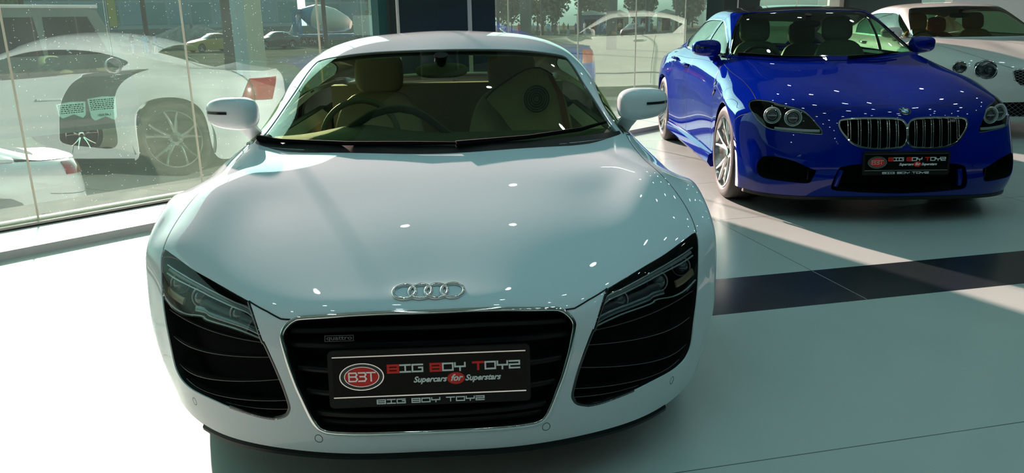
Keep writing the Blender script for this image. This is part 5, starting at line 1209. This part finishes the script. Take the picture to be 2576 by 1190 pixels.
# people in the distance: a standing figure grown from joints
def person(px, d, h, top, leg, lb, group=None, face=0., stride=.12, proto=None, walk=0):
    x, y = far(px, d)
    s = h/1.7
    J = {'pel':(0,0,.93,.125,.10),'bel':(0,0,1.08,.12,.095),'che':(0,.01,1.30,.145,.105),'nek':(0,.01,1.46,.055,.055),'hed':(0,0,1.55,.075,.09),'top':(0,0,1.66,.07,.08),
         'shl':(-.17,.01,1.40,.055,.055),'ell':(-.23,.02,1.13,.042,.042),'hal':(-.24,-.04,.88,.035,.03),'shr':(.17,.01,1.40,.055,.055),'elr':(.23,.02,1.13,.042,.042),'har':(.24,-.06,.88,.035,.03),
         'hpl':(-.09,0,.86,.085,.085),'knl':(-.10,-stride*.5,.48,.06,.06),'fol':(-.10,stride*.2,.07,.045,.045),'tol':(-.11,stride*.2-.14,.04,.04,.03),
         'hpr':(.09,0,.86,.085,.085),'knr':(.10,stride*.5,.48,.06,.06),'for':(.10,stride*1.3,.07,.045,.045),'tor':(.11,stride*1.3-.14,.04,.04,.03)}
    names = list(J); E = [('pel','bel'),('bel','che'),('che','nek'),('nek','hed'),('hed','top'),('che','shl'),('shl','ell'),('ell','hal'),('che','shr'),('shr','elr'),('elr','har'),('pel','hpl'),('hpl','knl'),('knl','fol'),('fol','tol'),('pel','hpr'),('hpr','knr'),('knr','for'),('for','tor')]
    me = bpy.data.meshes.new('person'); me.from_pydata([tuple(c*s for c in J[n][:3]) for n in names], [(names.index(a), names.index(b)) for a, b in E], [])
    o = bpy.data.objects.new('person', me); C.objects.link(o)
    md = o.modifiers.new('skin', 'SKIN'); o.modifiers.new('sub', 'SUBSURF').levels = 1
    for i, n in enumerate(names): me.skin_vertices[0].data[i].radius = (J[n][3]*s, J[n][4]*s); me.skin_vertices[0].data[i].use_root = (n == 'pel')
    bpy.context.view_layer.update()
    m2 = bpy.data.meshes.new_from_object(o.evaluated_get(bpy.context.evaluated_depsgraph_get()))
    bpy.data.objects.remove(o)
    for mm in (mat('skin_brown', (.20,.11,.07), .7), top, leg, mat('hair_black', (.012,.010,.010), .6)): m2.materials.append(mm)
    for p in m2.polygons:
        c = p.center/s; p.material_index = 3 if (c.z > 1.60 or (c.z > 1.52 and c.y > .02)) and abs(c.x) < .12 else (0 if c.z > 1.43 and abs(c.x) < .1 else (2 if c.z < .90 and abs(c.x) < .19 and c.z > .08 else (0 if (abs(c.x) > .19 and c.z < 1.10) or c.z <= .08 else 1)))
        p.use_smooth = True
    o = bpy.data.objects.new('person', m2); C.objects.link(o); o.location = (x, y, G0-.02*s); o.rotation_euler = (0, 0, face)
    return tag(o, lb, 'person', group)
CL = {n: mat('cloth_'+n, c, .9) for n, c in dict(blue=(.02,.42,.62), navy=(.05,.10,.22), white=(.62,.62,.60), lilac=(.42,.46,.62), red=(.55,.08,.06), orange=(.55,.25,.06), dark=(.05,.05,.05), sand=(.40,.34,.22), green=(.08,.22,.12), pink=(.60,.30,.32)).items()}
person(403, 70, 1.80, CL['blue'], CL['blue'], 'person in bright blue clothes walking left of the dark post', face=.4)
person(427, 72, 1.75, CL['lilac'], CL['white'], 'person in a pale lilac shirt right of the dark post', face=2.2)
person(371, 74, 1.75, CL['dark'], CL['lilac'], 'person in a dark top and pale trousers, left of the one in blue', face=1.2)
crowd = [(1232,.95,'dark','dark'),(1246,1.,'navy','dark'),(1281,.95,'dark','sand'),(1296,1.,'navy','dark'),(1314,1.05,'red','red'),(1349,1.0,'white','sand'),(1358,.9,'navy','dark'),(1385,1.,'blue','navy'),(1394,.95,'navy','navy'),(1402,1.,'dark','dark'),(1411,1.05,'white','white'),(1423,1.0,'orange','sand'),(1434,.95,'dark','lilac'),(1452,1.,'navy','dark'),(1474,1.05,'white','white'),(1487,1.0,'dark','dark'),(1499,1.,'red','red'),(1511,.95,'navy','navy'),(1522,1.,'lilac','navy'),(1533,.95,'dark','dark'),(1560,1.,'sand','dark'),(1572,.95,'dark','navy'),(1590,1.,'dark','dark'),(1602,.95,'pink','dark'),(1616,1.,'white','dark'),(1637,.95,'navy','dark'),(1655,1.1,'lilac','lilac'),(1668,.95,'dark','dark'),(1684,1.,'white','dark'),(1708,1.,'dark','navy')]
for i, (px, h, a, b) in enumerate(crowd):
    d = 104+((i*37) % 17)
    if a == 'red' and px == 1314: lb, gp = 'person all in red left of the thick pillar, in the market crowd', None
    elif a == 'red': lb, gp = 'person in red among the market crowd, in front of the tents', None
    elif a == 'orange': lb, gp = 'person in an orange top in the market crowd', None
    elif px == 1655: lb, gp = 'tall person in pale lilac at the right of the market crowd', None
    elif a == 'blue': lb, gp = 'person in a bright blue top in the market crowd', None
    elif a == 'pink': lb, gp = 'person in a pink top in the market crowd', None
    else: lb, gp = 'small distant %s figure in the market crowd' % ('pale-shirted' if a in ('white','lilac','sand') else 'dark-clothed'), 'market crowd'
    person(px, d, 1.7*h, CL[a], CL[b], lb, gp, face=(i*1.7) % 6.2, stride=.05+.02*(i % 7))
# market stalls
for k, (px, w, cl, lb) in enumerate(((1490, 4.2, 'navy', 'blue-walled market stall behind the crowd'), (1560, 2.4, 'sand', 'yellowish market hut behind the far-off white car'), (1618, 2.0, 'lilac', 'pale market hut right of the yellowish one'), (1672, 2.8, 'sand', 'sand-coloured hut at the right end of the market'))):
    x, y = far(px, 128); o = empty('market_stall', (x, y, G0), -.25, lb, 'stall')
    b = MB(); b.box((-w/2,-1.5,0),(w/2,1.5,2.6)); b.build('stall_wall', mat('stall_'+cl, dict(navy=(.12,.20,.32), sand=(.42,.40,.28), lilac=(.42,.50,.52))[cl], .9), o, smooth=False)
    b = MB(); b.loft([[(-w/2-.4,yy,2.6),(-w/2-.4,yy,2.7),(0,yy,3.3),(w/2+.4,yy,2.7),(w/2+.4,yy,2.6)] for yy in (-2.2, 2.0)]); b.build('stall_roof', mat('stall_roof', (.50,.48,.40), .9), o, smooth=False)
    b = MB(); b.box((-w*.22,-1.53,.1),(w*.22,-1.50,2.0)); b.build('stall_opening', MATBLK, o, smooth=False)
# building under teal cladding, boundary wall
def building(px, d, w, h, m, lb, nx, nz, rz=-.35):
    x, y = far(px, d); o = empty('building', (x, y, G0), rz, lb, 'building')
    b = MB(); b.box((-w/2,0,0),(w/2,8,h)); b.build('wall', m, o, smooth=False)
    for i in range(nx):
        for j in range(nz):
            cx = -w/2+(i+.5)*w/nx; cz = 2.2+(j+.5)*(h-2.6)/nz; b = MB(); b.box((cx-w/nx*.44,-.08,cz-(h-2.6)/nz*.44),(cx+w/nx*.44,.0,cz+(h-2.6)/nz*.44)); b.build('window', mat('bldg_glass_%d' % ((i+j) % 2), ((.20,.36,.42), (.10,.30,.30))[(i+j) % 2], .3), o, smooth=False)
    return o
bd_ = building(410, 125, 42, 16, mat('bldg_frame', (.34,.44,.46), .8), 'wide building clad in pale teal panels beyond the street', 14, 4, .32)
b = MB(); b.box((-.5,-.3,2.2),(.5,-.05,16)); yl = b.build('yellow_stripe', mat('stripe_yellow', (.55,.45,.12), .7), bd_, smooth=False); yl.location.x = -4
building(905, 135, 14, 15, mat('bldg_frame', (0,0,0)), 'teal panelled building behind the concrete drum', 5, 4, 0)
x, y = far(560, 105); b = MB(); b.box((-30,-.1,0),(26,.1,1.9)); w_ = b.build('boundary_wall', mat('wall_grey', (.16,.20,.20), .9), smooth=False); w_.location = (x, y, G0); w_.rotation_euler = (0,0,.3); tag(w_, 'long low grey boundary wall behind the spoil heaps', 'wall')
# trees behind the market
LEAF = mat('foliage', (.10,.15,.06), .9, noise=(1.2, (.24,.28,.14)))
def tree(px, d, h, w, lb, k, gp=None):
    x, y = far(px, d); o = empty('tree', (x, y, G0), k, lb, 'tree', gp); rg = np.random.default_rng(50+k)
    b = MB(); b.tube([(0,0,0),(.1,0,h*.3),(0,.1,h*.6)], [.25,.2,.1], 8); b.build('trunk', mat('bark', (0,0,0)), o)
    b = MB(); n = 2600
    th = rg.uniform(0, 2*math.pi, n); ph = np.arccos(rg.uniform(-1, 1, n)); rr = rg.uniform(.55, 1, n)*(1+.18*np.sin(th*3+k)*np.sin(ph*4))
    for t, p, r in zip(th, ph, rr):
        c = np.array([r*w*math.cos(t)*math.sin(p), r*w*math.sin(t)*math.sin(p), h*.55+r*h*.46*math.cos(p)]); a = rg.normal(size=3); a /= np.linalg.norm(a); e = np.cross(a, rg.normal(size=3)); e /= np.linalg.norm(e); s = .34+.25*rg.random()
        b.add([c-a*s, c+e*s*.5, c+a*s, c-e*s*.5], [(0,1,2,3)])
    b.build('foliage', LEAF, o, smooth=False)
for k, px in enumerate(range(1180, 1900, 108)): tree(px, 140, 12+(k*5) % 4, 2.9, 'bushy dusty-green tree behind the market', k, 'trees behind the market')
for k, px in enumerate(range(1235, 1900, 125)): tree(px, 162, 14+(k*5) % 4, 3.2, 'bushy dusty-green tree behind the market', 20+k, 'trees behind the market')
for k, px in enumerate((980, 1060, 60)): tree(px, 118, 10, 2.0, ('tree behind the left part of the teal column', 'tree behind the right part of the teal column', 'dusty tree rising behind the minibus')[k], 30+k)
# paper notices stuck on the outside of the glass, disc with its lead, slot plate in the ledge
def notice(s0, s1, z0, z1, lb, rows, tilt=0):
    PAPER = glass_mat('notice_paper', (.5,.55,.5), 0, dirt=.12)
    b = MB(); n = 8; pts = [(s0,z1-.004),(s0+(s1-s0)*.5,z1+.006),(s1,z1),(s1-.01,z0+.02),(s1-.03,z0),(s0+(s1-s0)*.55,z0+.03),(s0+.03,z0+.008),(s0+.008,z0+.03)]
    b.add([gw(s,.004,z) for s, z in pts], [tuple(range(len(pts)))]); o = b.build('paper_notice', PAPER, smooth=False); tag(o, lb, 'notice')
    t = MB(); rg = np.random.default_rng(int(s0*100))
    for r in range(rows):
        z = z1-.018-r*.013; s = s0+.012
        while s < s1-.02:
            w_ = rg.uniform(.006, .02); t.add([gw(s,.002,z), gw(min(s+w_, s1-.015),.002,z), gw(min(s+w_, s1-.015),.002,z+.006), gw(s,.002,z+.006)], [(0,1,2,3)]); s += w_+.005
    q = t.build('print', mat('faded_print', (.12,.16,.15), .8), o, smooth=False)
    return o
n1 = notice(.46, .65, .735, .845, 'curling paper notice taped outside the glass, the torn left one of two', 5); n2 = notice(.665, .855, .70, .865, 'larger paper notice with a printed price, the right one of two', 6)
v, f = font_mesh('1,49,000/-', .024, 0, .0004); b = MB(); b.add([gw(.76-p[0]*1.0, .002+p[2]*.5, .742+p[1]) for p in v], f); b.build('price_print', mat('faded_print', (0,0,0)), n2, smooth=False)
dv = empty('glass_disc', gw(.87,-.02,1.08), GANG, 'small clear disc hanging on a thin lead against the glass, above the notices', 'disc')
b = MB(); ring = lambda r, y: [(r*math.cos(a), y, r*math.sin(a)) for a in np.linspace(0, 2*math.pi, 33)[:-1]]
b.loft([ring(.055,.016), ring(.055,.0), ring(.050,-.006), ring(.048,.0)], cap=False); b.build('disc_rim', mat('clear_rim', (.55,.60,.58), .2), dv)
b = MB(); b.loft([ring(.050,.004), ring(.001,.002)], cap=False); b.build('disc_face', LAMPGLASS, dv)
b = MB(); b.tube([(0,0,.05),(.004,0,.4),(.01,0,1.3)], .0012, 5); b.build('lead', mat('lead_white', (.6,.62,.6), .5), dv)
b = MB(); b.loft([[gw(s,o,z) for s, o in ((.33,-.30),(.47,-.24),(.47,-.225),(.33,-.285))] for z in (.0495, .0525)]); p = b.build('slot_plate', mat('slot_dark', (.05,.06,.06), .5), smooth=False); tag(p, 'narrow dark slot plate let into the white ledge under the glass', 'slot plate')
